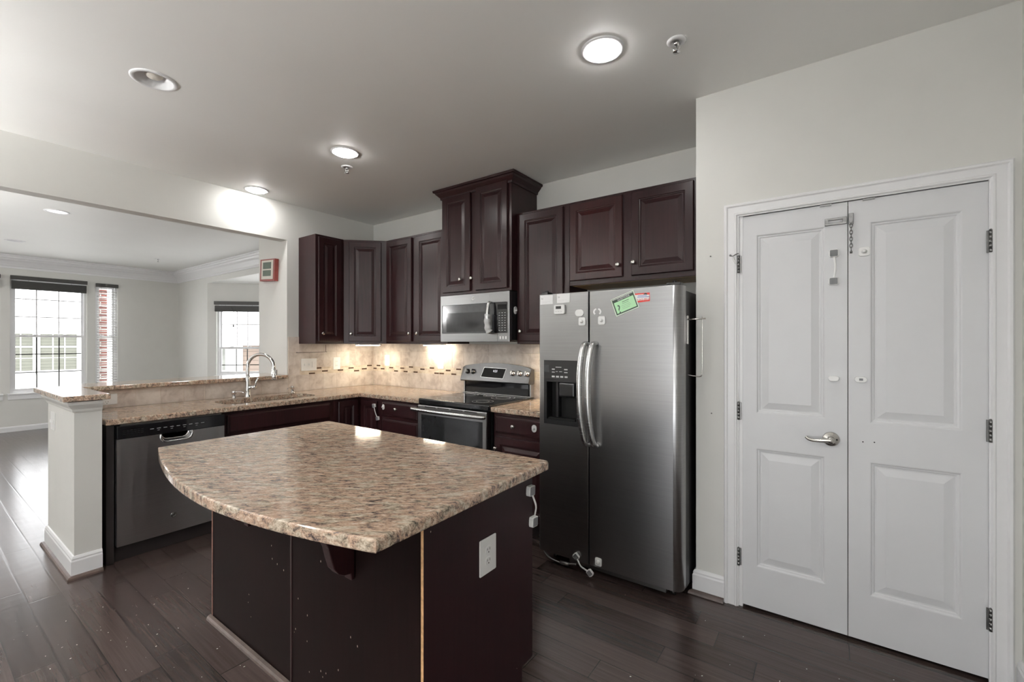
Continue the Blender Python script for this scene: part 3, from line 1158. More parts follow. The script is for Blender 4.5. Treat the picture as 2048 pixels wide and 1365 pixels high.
soap('chrome soap pump on the right of the sink', -4.20, 2.235, (.06, -.075))
soap('slim chrome pump just left of the gooseneck faucet', -4.185, 1.715, (.055, .05))


# ================================================================== CABINETS
def cab_door(bm, x0, x1, z0, z1, y=-.020, fr=.052, mi=0):
    w = min(x1 - x0, z1 - z0)
    fr = min(fr, w * .24)
    rings = [(0, 0), (0, y + .005), (.004, y), (fr, y), (fr + .003, y + .004), (fr + .009, y + .0055), (fr + .012, y + .010), (fr + .018, y + .010)]
    if w > .14 + 2 * fr - .1:
        rings.append((fr + .018 + min(.026, w * .09), y + .003))
    ring_panel(bm, x0, x1, z0, z1, rings, mi)
    bm.faces.new([bm.verts.new(q) for q in ((x0, 0, z0), (x0, 0, z1), (x1, 0, z1), (x1, 0, z0))])
    bmesh.ops.remove_doubles(bm, verts=bm.verts, dist=1e-6)
    return bm


def knob_bm(x, z, y=-.020, out=-1):
    return lathe(nb(), (x, y, z), (0, out, 0), [(.0085, 0), (.006, .002), (.005, .012), (.008, .016), (.0145, .019), (.0155, .023), (.013, .027), (.004, .0285), (0, .0285)], 20)


def slab_front(bm, x0, x1, z0, z1, y=-.020):
    ring_panel(bm, x0, x1, z0, z1, [(0, 0), (0, y + .010), (.006, y + .006), (.012, y + .005), (.017, y), (.03, y)])
    bm.faces.new([bm.verts.new(q) for q in ((x0, 0, z0), (x0, 0, z1), (x1, 0, z1), (x1, 0, z0))])
    bmesh.ops.remove_doubles(bm, verts=bm.verts, dist=1e-6)
    return bm


def cabinet(name, label, loc, rotz, w, d, h, doors=(), drawers=(), toe=0.0, cat='cabinet', group=None, mat='cab', hollow=False, under=False, kick_end=None):
    """local frame: x 0..w along the front, y 0 front .. d back, z 0..h. doors (x0,x1,z0,z1,knobx,knobz,mat)"""
    t = root(name, label, cat, loc, rotz, group)
    bm = nb()
    if toe:
        bx(bm, 0, w, 0, .02, toe, h)
        bx(bm, 0, .018, .0205, d, toe, h)
        bx(bm, w - .018, w, .0205, d, toe, h)
        bx(bm, .0185, w - .0185, .0205, d, toe, toe + .018)
        obj('body', bm, mat, t, True)
        obj('toe_kick', bx(nb(), 0, w, .07, .085, 0, toe - .001), 'kick', t, True)
    else:
        bx(bm, 0, w, 0, d, 0, h, .0015, 1)
        obj('body', bm, mat, t, True)
        if under:
            obj('underside', bx(nb(), .016, w - .016, .016, d - .002, -.003, -.0004), 'underside', t, True)
    for q in doors:
        dm = q[6] if len(q) > 6 else mat
        dr = obj('door', cab_door(nb(), *q[:4]), dm, t, True)
        if q[4] is not None:
            obj('knob', knob_bm(q[4], q[5]), 'nickel', dr, True)
    for q in drawers:
        dr = obj('drawer', slab_front(nb(), *q[:4]), mat, t, True)
        if q[4] is not None:
            obj('knob', knob_bm(q[4], q[5]), 'nickel', dr, True)
    return t


ZU, HU = 1.373, 1.05      # upper cabinets
FU = 2.935                # upper face frames
G_UP = 'upper cabinets around the corner'
# left wall single (faces +x): local x -> world y
cabinet('wall_cabinet', 'narrow upper cabinet at the left end beside the opening', (-3.985, 2.344, ZU), PI / 2, .301, .30, HU,
        [(.022, .262, .024, HU - .022, .058, .10)])
# diagonal corner
t = root('corner_cabinet', 'diagonal upper cabinet in the room corner', 'cabinet', (-3.98, 2.93, ZU))
pl = [(-4.285, 2.648), (-3.985, 2.648), (-3.685, FU), (-3.685, 3.233), (-4.285, 3.233)]
obj('body', prism(nb(), pl, ZU, ZU + HU, 'z', 0, .0015, 1), 'cab', t)
a_ = math.atan2(FU - 2.648, .30)
mt_ = T(-3.985, 2.648, ZU) @ Matrix.Rotation(a_, 4, 'Z')
wdi = math.hypot(.30, FU - 2.648)
bm = cab_door(nb(), .052, wdi - .048, .024, HU - .022)
bm.transform(mt_)
dr = obj('door', bm, 'cab', t)
bm = knob_bm(.075, .10)
bm.transform(mt_)
obj('knob', bm, 'nickel', dr)
# back wall pair left of the tall cabinet
x0 = -3.684
cabinet('wall_cabinet', 'two door upper cabinet left of the microwave', (x0, FU, ZU), 0, -2.824 - x0, .298, HU,
        [(.020, .393, .024, HU - .022, .378, .10), (.452, .848, .024, HU - .022, .490, .10)])
# tall cabinet over microwave
XT0, XT1, YT = -2.822, -2.055, 2.860
t = cabinet('wall_cabinet', 'tallest upper cabinet with crown above the microwave', (XT0, YT, 1.800), 0, XT1 - XT0, .373, .905,
            [(.024, .346, .022, .862, .246, .125), (.405, .735, .022, .880, .374, .125)])
bm = nb()
CR = [(0, 2.655), (.010, 2.655), (.012, 2.672), (.022, 2.682), (.040, 2.700), (.046, 2.712), (.058, 2.716), (.060, 2.733), (0, 2.733)]
sweep_profile(bm, CR, XT0, XT1, 'x', YT, -1, -1, 1)
sweep_profile(bm, CR, YT, YB - .002, 'y', XT1, 1, -1, 0)
sweep_profile(bm, CR, YT, YB - .002, 'y', XT0, -1, -1, 0)
bx(bm, XT0, XT1, YT, YB - .002, 2.706, 2.733)
obj('crown', bm, 'cab', t)
# right of the microwave, full height
cabinet('wall_cabinet', 'single door upper cabinet right of the microwave', (-2.053, FU, ZU), 0, .475, .298, HU,
        [(.030, .428, .022, HU - .018, .050, .10)], under=True)
cabinet('wall_cabinet', 'short two door cabinet above the refrigerator', (-1.576, FU, 1.805), 0, .966, .298, .618,
        [(.008, .415, .034, .598, .388, .115, 'cab_red'), (.478, .880, .034, .598, .498, .120)], under=True)

# base cabinets: left run faces +x, back run faces -y
FB = -3.665
HB = ZC - TH - .001
cabinet('base_cabinet', 'sink base cabinet with false drawer front beside dishwasher', (FB, 1.424, 0), PI / 2, .90, .60, HB,
        [(.03, .44, .14, .665, .40, .60), (.46, .87, .14, .665, .50, .60)], [(.03, .87, .700, .842, None, None)], toe=.10)
t = root('base_cabinet', 'corner base cabinet with two narrow doors meeting at right angle', 'cabinet', (-3.70, 2.6, 0))
bm = nb()
bx(bm, FB - .02, FB, 2.326, 2.638, .10, HB)
bx(bm, FB, -3.352, 2.618, 2.638, .10, HB)
bx(bm, XL + .03, FB - .021, 2.326, 2.344, .10, HB)
bx(bm, -3.37, -3.352, 2.639, YB - .03, .10, HB)
obj('body', bm, 'cab', t)
obj('toe_kick', prism(nb(), [(FB - .085, 2.326), (FB - .07, 2.326), (FB - .07, 2.688), (-3.352, 2.688), (-3.352, 2.703), (FB - .085, 2.703)], 0, .099), 'kick', t)
bm = cab_door(nb(), 0, .205, .14, .842)
bm.transform(T(FB, 2.372, 0) @ Matrix.Rotation(PI / 2, 4, 'Z'))
obj('door', bm, 'cab', t)
bm = cab_door(nb(), -3.642, -3.405, .14, .842)
bm.transform(T(0, 2.618, 0))
obj('door', bm, 'cab', t)
cabinet('base_cabinet', 'drawer base cabinet left of the range', (-3.350, 2.618, 0), 0, .526, .60, HB,
        [], [(.016, .49, .715, .846, .228, .792), (.016, .49, .43, .69, .25, .56), (.016, .49, .14, .405, .25, .27)], toe=.10)
cabinet('base_cabinet', 'small base cabinet between range and refrigerator', (-2.042, 2.618, 0), 0, .50, .60, HB,
        [(.016, .48, .13, .690, .036, .605)], [(.016, .48, .715, .846, .195, .780)], toe=.10)
bm = bx(nb(), -4.22, -3.640, .768, .806, 0, HB, .001, 1)
thing('filler_panel', bm, 'kick', 'black end panel between dishwasher and white post', 'panel')
latch('child latch hanging on the corner base cabinet', (-3.425, 2.5975, .802), (-3.372, 2.5975, .690), (0, -1, 0), (.004, -.008, 0), .034, .018, 'grey_pad_light', rot=0.18)
disc_pad('latch_base', 'white oval latch base on the top drawer left of the range', (-3.300, 2.598, .799), (0, -1, 0), .030, .050, .006, True, .98)
disc_pad('latch_base', 'white oval latch base on the drawer right of the range', (-1.672, 2.598, .786), (0, -1, 0), .040, .052, .006, True, .98)

# ------------------------------------------------------------------ dishwasher (faces +x), local x -> world y
t = root('dishwasher', 'stainless dishwasher with black control panel', 'dishwasher', (-3.61, .812, 0), PI / 2)
w = .604
obj('body', bx(nb(), 0, w, .045, .58, .105, .862), 'black', t, True)
bm = nb()
nx = 20
prof = []
for i in range(nx + 1):
    xx = i / nx
    prof.append((xx * w, -.004 * math.sin(PI * xx) - .001 * math.sin(5 * xx)))
bm = prism(nb(), prof + [(w, .04), (0, .04)], .106, .776, 'z')
cut = prism(nb(), rrect(.222, .402, .722, .83, .035, 6), -.03, .03, 'y')
bm = boolean_cut(bm, cut)
obj('door', bm, 'steel_v', t, True, soft=True)
bm = nb()
prev = None
for ins, yy in ((-.006, -.003), (-.004, -.010), (.002, -.012), (.006, -.008), (.010, .026), (.016, .030)):
    ring = [bm.verts.new((x, yy, min(z, .7765))) for x, z in rrect(.222 + ins, .402 - ins, .722 + ins, .84, .036, 8)]
    if prev:
        for i in range(len(ring)):
            j = (i + 1) % len(ring)
            f = bm.faces.new((prev[i], prev[j], ring[j], ring[i]))
            f.smooth = True
    prev = ring
bm.faces.new(prev)
obj('handle_pocket', bm, 'steel_bright', t, True)
bm = bx(nb(), 0, w, -.006, .04, .7775, .860, .003, 2)
cp = obj('control_panel', bm, 'black_gloss', t, True)
bm = nb()
for k in range(6):
    for j in range(3):
        bx(bm, .028 + k * .018, .041 + k * .018, -.0072, -.0058, .806 + j * .011, .809 + j * .011)
obj('vent', bm, 'dark_gap', cp, True)
bm = nb()
for k in range(9):
    bx(bm, .165 + k * .036, .185 + k * .036, -.0066, -.0058, .818, .821)
    if k % 2:
        bx(bm, .168 + k * .036, .180 + k * .036, -.0066, -.0058, .806, .808)
obj('button_marks', bm, 'print_grey', cp, True)
bm = lathe(nb(), (.293, -.004, .222), (0, -1, 0), [(.017, 0), (.017, .003), (.0145, .0045), (.013, .003), (0, .003)], 28)
em = obj('emblem', bm, 'steel_dark', t, True)
bm = nb()
for s in (-1, 1):
    tube(bm, [(.293 + s * .008 * math.cos(q), -.0078, .222 + .008 * math.sin(q)) for q in [i * .28 for i in range(10)]], .0011, 6)
obj('emblem_mark', bm, 'chrome', em, True)
obj('top_strip', bx(nb(), .02, w - .02, -.001, .03, .8615, .8665), 'steel_dark', t, True)
obj('toe_kick', bx(nb(), 0, w, .055, .07, 0, .10), 'kick', t, True)

# ------------------------------------------------------------------ range
X0, X1 = -2.818, -2.053
RW = X1 - X0
t = root('range', 'freestanding stainless electric range with glass cooktop', 'range', (X0, 2.585, 0))
obj('body', bx(nb(), .004, RW - .004, .03, .60, .06, .872), 'black', t, True)
bm = prism(nb(), rrect(0, RW, -.012, .60, .012, 4), .873, .917, 'z', 0, .008, 3)
ck = obj('cooktop', bm, 'cooktop', t, True)
bm = nb()
for cx, cy, r in ((.20, .15, .10), (.57, .15, .085), (.20, .42, .075), (.57, .42, .10), (.385, .47, .055)):
    for rr in (r, r * .62):
        lathe(bm, (cx, cy, .9172), (0, 0, 1), [(rr - .0012, 0), (rr - .0012, .0002), (rr + .0012, .0002), (rr + .0012, 0)], 40, close=False)
obj('burner_marks', bm, 'print_grey', ck, True)
obj('rear_trim', bx(nb(), .0, RW, .545, .60, .9175, .926, .003), 'steel_bright', t, True)
# oven door
bm = nb()
bx(bm, .012, RW - .012, -.028, .028, .235, .866, .006, 2)
cut = bx(nb(), .055, RW - .050, -.05, -.020, .31, .790)
od = obj('oven_door', boolean_cut(bm, cut), 'steel', t, True)
obj('window', bx(nb(), .0555, RW - .0505, -.026, -.0205, .3105, .7895, .001, 1), 'glass_dark', od, True)
bm = nb()
tube(bm, smooth_path([(.0, -.072, .835), (.03, -.078, .834), (.38, -.084, .832), (RW - .04, -.078, .834), (RW - .008, -.072, .835)], 8), .0155, 18)
for hx in (.03, RW - .04):
    cyl(bm, (hx, -.028, .836), (hx, -.074, .834), .011, 16)
obj('handle', bm, 'steel_bright', od, True)
bm = nb()
for k in range(4):
    bx(bm, .10 + k * .145, .225 + k * .145, -.0290, -.0275, .852, .859)
obj('vent_slots', bm, 'dark_gap', od, True)
bm = bx(nb(), .012, RW - .012, -.024, .028, .065, .225, .006, 2)
obj('drawer', bm, 'steel', t, True)
# backguard with curved top
top = []
for i in range(21):
    s = i / 20
    top.append((RW * s, 1.168 + .034 * math.sin(PI * s) + (-.012 if i in (0, 20) else 0)))
yb0, yb1 = .505, .602
bm = nb()
n = len(top)
fr = [bm.verts.new((x, .552, z)) for x, z in top]
bk = [bm.verts.new((x, yb1, z - .004)) for x, z in top]
lf = [bm.verts.new((x, .512, 1.040)) for x, z in top]
lb = [bm.verts.new((x, yb1, 1.040)) for x, z in top]
lip = [bm.verts.new((x, .520, 1.030)) for x, z in top]
lipb = [bm.verts.new((x, yb1, 1.030)) for x, z in top]
for i in range(n - 1):
    for A, B in ((lf, fr), (fr, bk), (lip, lf), (bk, lipb), (lipb, lip)):
        bm.faces.new((A[i], A[i + 1], B[i + 1], B[i]))
for i in (0, n - 1):
    bm.faces.new((lip[i], lf[i], fr[i], bk[i], lipb[i]))
bmesh.ops.remove_doubles(bm, verts=bm.verts, dist=1e-6)
bmesh.ops.recalc_face_normals(bm, faces=bm.faces)
bg = obj('backguard', bm, 'steel_low', t, True)
obj('backguard_panel', bx(nb(), .03, RW - .03, .560, .602, .9265, 1.029), 'black_gloss', t, True)
for s in (0.003, RW - .019):
    obj('backguard_post', bx(nb(), s, s + .016, .555, .602, .9265, 1.029, .003), 'steel', t, True)


def on_guard(b):
    """lay xz-plane work onto the sloping backguard face (slope runs from z 1.040 to about 1.19)"""
    sl = math.atan2(.552 - .512, 1.19 - 1.040)
    b.transform(T(0, .512, 1.040) @ Matrix.Rotation(-sl, 4, 'X'))
    return b


b = prism(nb(), [(.244, .036), (.492, .030), (.512, .116), (.268, .122)], -.004, .001, 'y', 0, .001, 1)
ds = obj('display', on_guard(b), 'black_matte', bg, True)
b = prism(nb(), [(.238, .031), (.496, .025), (.518, .121), (.263, .127)], -.0025, .0005, 'y', 0, .001, 1)
obj('display_frame', on_guard(b), 'chrome', bg, True)
obj('clock_digits', on_guard(text_mesh('4:21', .030, T(.40, -.0046, .092))), 'digits', ds, True)
for kx in (.075, .142, .592, .664, .736):
    b = lathe(nb(), (kx, 0, .080), (0, -1, 0), [(.024, 0), (.024, .004), (.021, .006), (.019, .022), (.016, .026), (0, .026)], 28)
    bx(b, kx - .005, kx + .005, -.034, -.02, .060, .100, .002)
    obj('knob', on_guard(b), 'steel_bright' if kx > .5 else 'steel_dark', bg, True)

# ------------------------------------------------------------------ microwave
X0, X1 = -2.815, -2.058
MWW = X1 - X0
t = root('microwave', 'stainless over the range microwave', 'microwave', (X0, 2.835, 1.390))
HM = .405
obj('body', bx(nb(), .004, MWW - .002, .03, .397, .012, HM, .002, 1), 'black', t, True)
bm = bx(nb(), 0, MWW, 0, .029, 0, HM, .003, 2)
cut = prism(nb(), rrect(.020, .738, .072, .320, .010), -.02, .012, 'y')
fr = obj('front_frame', boolean_cut(bm, cut), 'steel_mid', t, True)
obj('door_glass', prism(nb(), rrect(.021, .600, .073, .319, .009), .004, .0115, 'y', 0, .001, 1), 'glass_grey', t, True)
obj('viewing_window', bx(nb(), .070, .500, .0025, .0039, .085, .250), 'glass_dark', t, True)
cp = obj('control_panel', prism(nb(), rrect(.602, .737, .073, .319, .009), .004, .0115, 'y', 0, .001, 1), 'black_gloss', t, True)
obj('display', bx(nb(), .640, .724, .002, .0039, .262, .300), 'dark_gap', cp, True)
bm = nb()
for r_ in range(8):
    for c_ in range(3):
        bx(bm, .648 + c_ * .028, .660 + c_ * .028, .0025, .0039, .090 + r_ * .020, .0945 + r_ * .020)
obj('button_marks', bm, 'print_grey', cp, True)
obj('door_gap', bx(nb(), .636, .6375, -.0006, .002, .004, .071), 'dark_gap', fr, True)
bm = nb()
for k in range(3):
    bx(bm, .66 + k * .028, .672 + k * .028, -.0008, .0005, .022, .045)
obj('front_buttons', bm, 'white_plastic', fr, True)
bm = lathe(nb(), (.380, 0, .362), (0, -1, 0), [(.0165, 0), (.0165, .002), (.014, .003), (.0135, .002), (0, .002)], 28)
em = obj('emblem', bm, 'white_plastic', fr, True)
bm = nb()
for s in (-1, 1):
    tube(bm, [(.380 + s * .007 * math.cos(q), -.0035, .362 + .007 * math.sin(q)) for q in [i * .3 for i in range(9)]], .0012, 6)
obj('emblem_mark', bm, 'steel_dark', em, True)
obj('handle', tube(nb(), smooth_path([(.572, .002, .322), (.572, -.030, .315), (.572, -.046, .26), (.572, -.050, .20), (.572, -.046, .13), (.572, -.03, .082), (.572, .002, .076)]), .0115, 16, flat=((1, 0, 0), 1.25)),
    'steel_bright', t, True)
obj('vent_plate', bx(nb(), .06, MWW - .06, .05, .36, .002, .0115), 'steel_dark', t, True)
bm = tube(nb(), smooth_path([(-2.247, 2.793, 1.614), (-2.250, 2.790, 1.58), (-2.247, 2.790, 1.53), (-2.240, 2.793, 1.49), (-2.232, 2.800, 1.468)]),
          [.0225 + .003 * math.sin(i * .9) + i * .0003 for i in range(25)], 18, flat=((0, 1, 0), .75))
thing('handle_sleeve', bm, 'sleeve', 'light grey sleeve wrapped around the microwave handle', 'sleeve')
disc_pad('latch_base', 'white oval latch base on the side of the microwave', (-2.060, 2.915, 1.644), (1, 0, 0), .040, .062, .006, True, .98)

# ------------------------------------------------------------------ refrigerator
YF = 2.40
t = root('refrigerator', 'stainless side by side refrigerator with door dispenser', 'refrigerator', (-1.07, 2.8, 0))
obj('body', bx(nb(), -1.500, -0.632, YF + .085, 3.19, .055, 1.665, .004, 2), 'fridge_side', t)
Z0, Z1 = .068, 1.688
def door_section(xa, xb, ra, rb, k=8):
    pts = []
    yf, yb = YF, YF + .078
    pts.append((xa, yb))
    for i in range(k + 1):
        a = PI - (PI / 2) * i / k
        pts.append((xa + ra + ra * math.cos(a), yf + ra - ra * math.sin(a)))
    for i in range(k + 1):
        a = PI / 2 - (PI / 2) * i / k
        pts.append((xb - rb + rb * math.cos(a), yf + rb - rb * math.sin(a)))
    pts.append((xb, yb))
    return pts


bm = prism(nb(), door_section(-1.507, -1.166, .006, .004), Z0, Z1, 'z', 0, .002, 1)
bm = boolean_cut(bm, bx(nb(), -1.450, -1.243, YF - .05, YF + .062, .905, 1.140))
bm = boolean_cut(bm, bx(nb(), -1.472, -1.232, YF - .05, YF + .0045, .875, 1.274))
dl = obj('freezer_door', bm, 'steel', t, soft=True)
bm = prism(nb(), door_section(-1.158, -0.630, .004, .045), Z0, Z1, 'z', 0, .002, 1)
drr = obj('fridge_door', bm, 'steel', t, soft=True)


def fridge_handle(x):
    pts = [(x, YF - .004, 1.378), (x - .003, YF - .038, 1.372), (x - .010, YF - .054, 1.33), (x - .020, YF - .062, 1.22), (x - .022, YF - .064, 1.09), (x - .018, YF - .060, .95), (x - .004, YF - .046, .83), (x + .004, YF - .03, .788), (x + .006, YF - .004, .780)]
    p = smooth_path(pts, 5)
    return tube(nb(), p, .0145, 18, flat=((1, 0, 0), 1.2))


obj('handle', fridge_handle(-1.172), 'steel_bright', dl)
obj('handle', fridge_handle(-1.118), 'steel_bright', drr)
# dispenser
bm = nb()
bx(bm, -1.472, -1.232, YF - .004, YF + .004, .875, 1.274, .002, 1)
cut = bx(nb(), -1.450, -1.243, YF - .05, YF + .06, .905, 1.140)
dp = obj('dispenser', boolean_cut(bm, cut), 'black', dl)
bm = nb()
ring_panel(bm, -1.450, -1.243, .905, 1.140, [(0, YF - .003), (.002, YF + .055), (.004, YF + .060)])
bx(bm, -1.44, -1.25, YF - .003, YF + .055, .905, .917, .002, 1)
obj('dispenser_recess', bm, 'black_matte', dl)
bm = bx(nb(), -1.375, -1.262, YF + .01, YF + .055, 1.045, 1.139, .012, 3)
bx(bm, -1.395, -1.380, YF + .02, YF + .058, .918, 1.139)
obj('dispenser_paddle', bm, 'black', dl)
bm = nb()
for k in range(4):
    bx(bm, -1.412 + k * .030, -1.392 + k * .030, YF - .0052, YF - .0038, 1.168, 1.178)
obj('dispenser_buttons', bm, 'print_grey', dl)
bm = nb()
for q in ((-1.412, -1.392, 1.215, 1.222), (-1.412, -1.392, 1.198, 1.203), (-1.385, -1.345, 1.230, 1.234), (-1.385, -1.37, 1.203, 1.206), (-1.36, -1.34, 1.203, 1.206),
          (-1.325, -1.302, 1.215, 1.222), (-1.325, -1.302, 1.198, 1.203)):
    bx(bm, q[0], q[1], YF - .0052, YF - .0038, q[2], q[3])
obj('dispenser_print', bm, 'print_grey', dl)
bm = bx(nb(), -1.468, -1.43, YF - .0055, YF - .0038, 1.20, 1.245, .001, 1)
obj('dispenser_lock_window', bm, 'glass_grey', dl)
bm = bx(nb(), -1.30, -0.715, YF + .015, YF + .08, .040, .066, .002, 1)
obj('kick_grille', bm, 'steel_dark', t)
for xx, w_ in ((-1.498, .045), (-0.715, .075)):
    b = bx(nb(), xx, xx + w_, YF + .012, YF + .075, Z1 + .0005, Z1 + .016, .003, 2)
    cyl(b, (xx + w_ / 2, YF + .04, Z1 + .012), (xx + w_ / 2, YF + .04, Z1 + .026), .012, 16)
    obj('hinge_cover', b, 'black', t)
for xx in (-1.44, -0.70):
    b = cyl(nb(), (xx - .012, YF + .105, .022), (xx + .012, YF + .105, .022), .0225, 20)
    bx(b, xx - .016, xx + .016, YF + .09, YF + .12, .03, .06)
    obj('roller', b, 'steel_dark', t)
bm = tube(nb(), smooth_path([(-1.49, YF + .03, .055), (-1.44, YF + .012, .03), (-1.38, YF + .008, .022), (-1.32, YF + .008, .026), (-1.25, YF + .012, .04)]), .006, 10)
cyl(bm, (-1.36, YF + .008, .024), (-1.30, YF + .008, .028), .011, 14)
obj('water_line', bm, 'steel_dark', t)


# things stuck on the fridge
def flat_on_fridge(pts, y0, y1, mi=0):
    return prism(nb(), pts, y0, y1, 'y', mi)


def quad_lines(bm, x0, x1, zs, y, h=.0012):
    for z, f in zs:
        bx(bm, x0, x0 + (x1 - x0) * f, y - .0003, y + .0001, z, z + h)


for nm, (x0, x1, z0, z1), lab in (('a', (-1.499, -1.407, 1.625, 1.682), 'white printed card at the top left corner of the freezer door'),
                                  ('b', (-1.378, -1.288, 1.629, 1.685), 'white printed card just right of the freezer corner card')):
    t = root('note_card', lab, 'card', (x0, YF, z0))
    obj('card', flat_on_fridge([(x0, z0), (x1, z0), (x1, z1), (x0, z1)], YF - .0014, YF), 'card', t)
    bm = nb()
    bx(bm, x0 + .008, x0 + .012, YF - .0018, YF - .0013, z1 - .022, z1 - .014)
    bx(bm, x0 + .008, x0 + .020, YF - .0018, YF - .0013, z1 - .025, z1 - .021)
    bx(bm, x0 + .016, x0 + .020, YF - .0018, YF - .0013, z1 - .021, z1 - .016)
    quad_lines(bm, x0 + .008, x1 - .01, [(z0 + .016, .85), (z0 + .010, .6), (z1 - .018, .0)], YF - .0015, .0008)
    obj('print', bm, 'print_grey', t)
t = root('kitchen_timer', 'white digital timer on the freezer door', 'timer', (-1.354, YF, 1.56))
obj('case', prism(nb(), rrect(-1.393, -1.318, 1.559, 1.617, .010), YF - .016, YF, 'y', 0, .003, 2), 'white_plastic', t)
obj('screen', bx(nb(), -1.378, -1.341, YF - .0168, YF - .0158, 1.591, 1.608), 'print_dark', t)
bm = nb()
for k in range(3):
    bx(bm, -1.381 + k * .018, -1.371 + k * .018, YF - .0166, YF - .0158, 1.574, 1.577)
obj('button_marks', bm, 'print_grey', t)
disc_pad('adhesive_pad', 'plain white oval pad high on the freezer door', (-1.223, YF, 1.562), (0, -1, 0), .058, .042, .005, False, .98, oval=True)
disc_pad('latch_base', 'white latch base on the freezer door below the oval pad', (-1.205, YF, 1.510), (0, -1, 0), .045, .050, .006)
bm = nb()
for a0, a1 in ((-50, 72), (108, 230)):
    rr = [(YF - .0012, a0 + (a1 - a0) * i / 12) for i in range(13)]
    po = [(-1.108 + .026 * math.cos(math.radians(a)), 1.564 + .022 * math.sin(math.radians(a))) for _, a in rr]
    pi_ = [(-1.108 + .016 * math.cos(math.radians(a)), 1.564 + .013 * math.sin(math.radians(a))) for _, a in rr]
    prism(bm, po + pi_[::-1], YF - .0014, YF, 'y')
thing('adhesive_residue', bm, 'card', 'broken white ring of torn adhesive on the fridge door', 'adhesive')
disc_pad('latch_base', 'white latch base on the fridge door below the torn ring', (-1.079, YF, 1.513), (0, -1, 0), .045, .050, .006)
disc_pad('latch_base', 'white latch base near the bottom of the fridge door', (-1.100, YF, .104), (0, -1, 0), .042, .048, .006)
latch('child latch dangling from the bottom of the freezer door', (-1.240, YF - .002, .100), (-1.140, YF - .022, .040), (0, -1, 0), (-.012, -.006, -.010), .034, .016, rot=-.75)

# red printed magnet (lower layer) and green card over it
t = root('advert_magnet', 'red and white advert magnet with a phone number', 'magnet', (-.84, YF, 1.60))
obj('card', flat_on_fridge([(-.890, 1.603), (-.798, 1.610), (-.799, 1.657), (-.888, 1.656)], YF - .0010, YF), 'red', t)
obj('panel', flat_on_fridge([(-.888, 1.613), (-.801, 1.618), (-.801, 1.645), (-.84, 1.649), (-.888, 1.648)], YF - .0013, YF - .0009), 'card', t)
obj('phone_number', text_mesh('0-265-8816', .016, T(-.836, YF - .0015, 1.6205) @ Matrix.Rotation(-.03, 4, 'Y'), .0002), 'red', t)
bm = nb()
for q in ((-.865, -.815, 1.640, 1.643), (-.868, -.80, 1.633, 1.636)):
    bx(bm, q[0], q[1], YF - .0016, YF - .0012, q[2], q[3])
obj('print', bm, 'blue', t)
bm = prism(nb(), [(-.834, 1.647), (-.812, 1.646), (-.814, 1.652), (-.822, 1.656), (-.829, 1.653)], YF - .0016, YF - .0012, 'y')
obj('picture', bm, 'print_dark', t)
a_ = math.atan2(1.675 - 1.627, -.893 + 1.026)
gx, gz = -.940, 1.604
MG = T(gx, YF - .0016, gz) @ Matrix.Rotation(-a_, 4, 'Y')
t = root('question_card', 'tilted green card with a big question mark', 'card', (gx, YF, gz))
gw, gh = .0712, .0515


def gpiece(name, pts, y0, y1, mat, par=None):
    b = prism(nb(), pts, y0, y1, 'y')
    b.transform(MG)
    return obj(name, b, mat, par or t)


gpiece('card', [(-gw, -gh), (gw, -gh), (gw, gh), (-gw, gh)], -.0012, .0002, 'green_edge')
gpiece('border', [(-gw + .005, -gh + .005), (gw - .005, -gh + .005), (gw - .005, gh - .004), (-gw + .005, gh - .004)], -.0015, -.0010, 'green_dark')
gpiece('panel', [(-gw + .012, -gh + .012), (gw - .011, -gh + .012), (gw - .011, gh - .026), (-gw + .012, gh - .026)], -.0018, -.0013, 'green')
gpiece('title_line', [(-gw + .008, gh - .010), (gw - .008, gh - .010), (gw - .008, gh - .007), (-gw + .008, gh - .007)], -.0018, -.0013, 'card')
obj('title', text_mesh('QUESTIONS', .014, MG @ T(.004, -.0019, gh - .0185), .0002), 'card', t)
obj('question_mark', text_mesh('?', .066, MG @ T(-.040, -.0021, -.020), .0003), 'green_dark', t)
bm = nb()
for z_, x0_, x1_, hh in ((.012, -.012, .030, .003), (.003, -.014, .026, .0016), (-.007, -.022, .030, .0009), (-.016, -.022, .034, .0009), (-.025, -.022, .024, .0009)):
    bx(bm, x0_, x1_, -.0021, -.0017, z_, z_ + hh)
bm.transform(MG)
obj('print', bm, 'green_dark', t)

# paper towel holder on the fridge side
t = root('towel_holder', 'wire paper towel holder on the fridge side', 'towel holder', (-0.60, 2.50, 1.45))
xs = -0.632
obj('magnet_bar', bx(nb(), xs + .0, xs + .010, 2.488, 2.508, 1.375, 1.530, .002, 1), 'nickel', t)
bm = tube(nb(), [(xs + .010, 2.475, 1.508), (-.582, 2.475, 1.508), (-.53, 2.472, 1.510)], .0045, 12)
obj('top_bar', bm, 'nickel', t)
bm = tube(nb(), smooth_path([(-.545, 2.474, 1.520), (-.545, 2.474, 1.45), (-.5465, 2.474, 1.30), (-.548, 2.476, 1.225), (-.553, 2.478, 1.208), (-.566, 2.482, 1.204), (-.60, 2.488, 1.207), (-.622, 2.49, 1.21)]), .0032, 12)
obj('wire', bm, 'nickel', t)

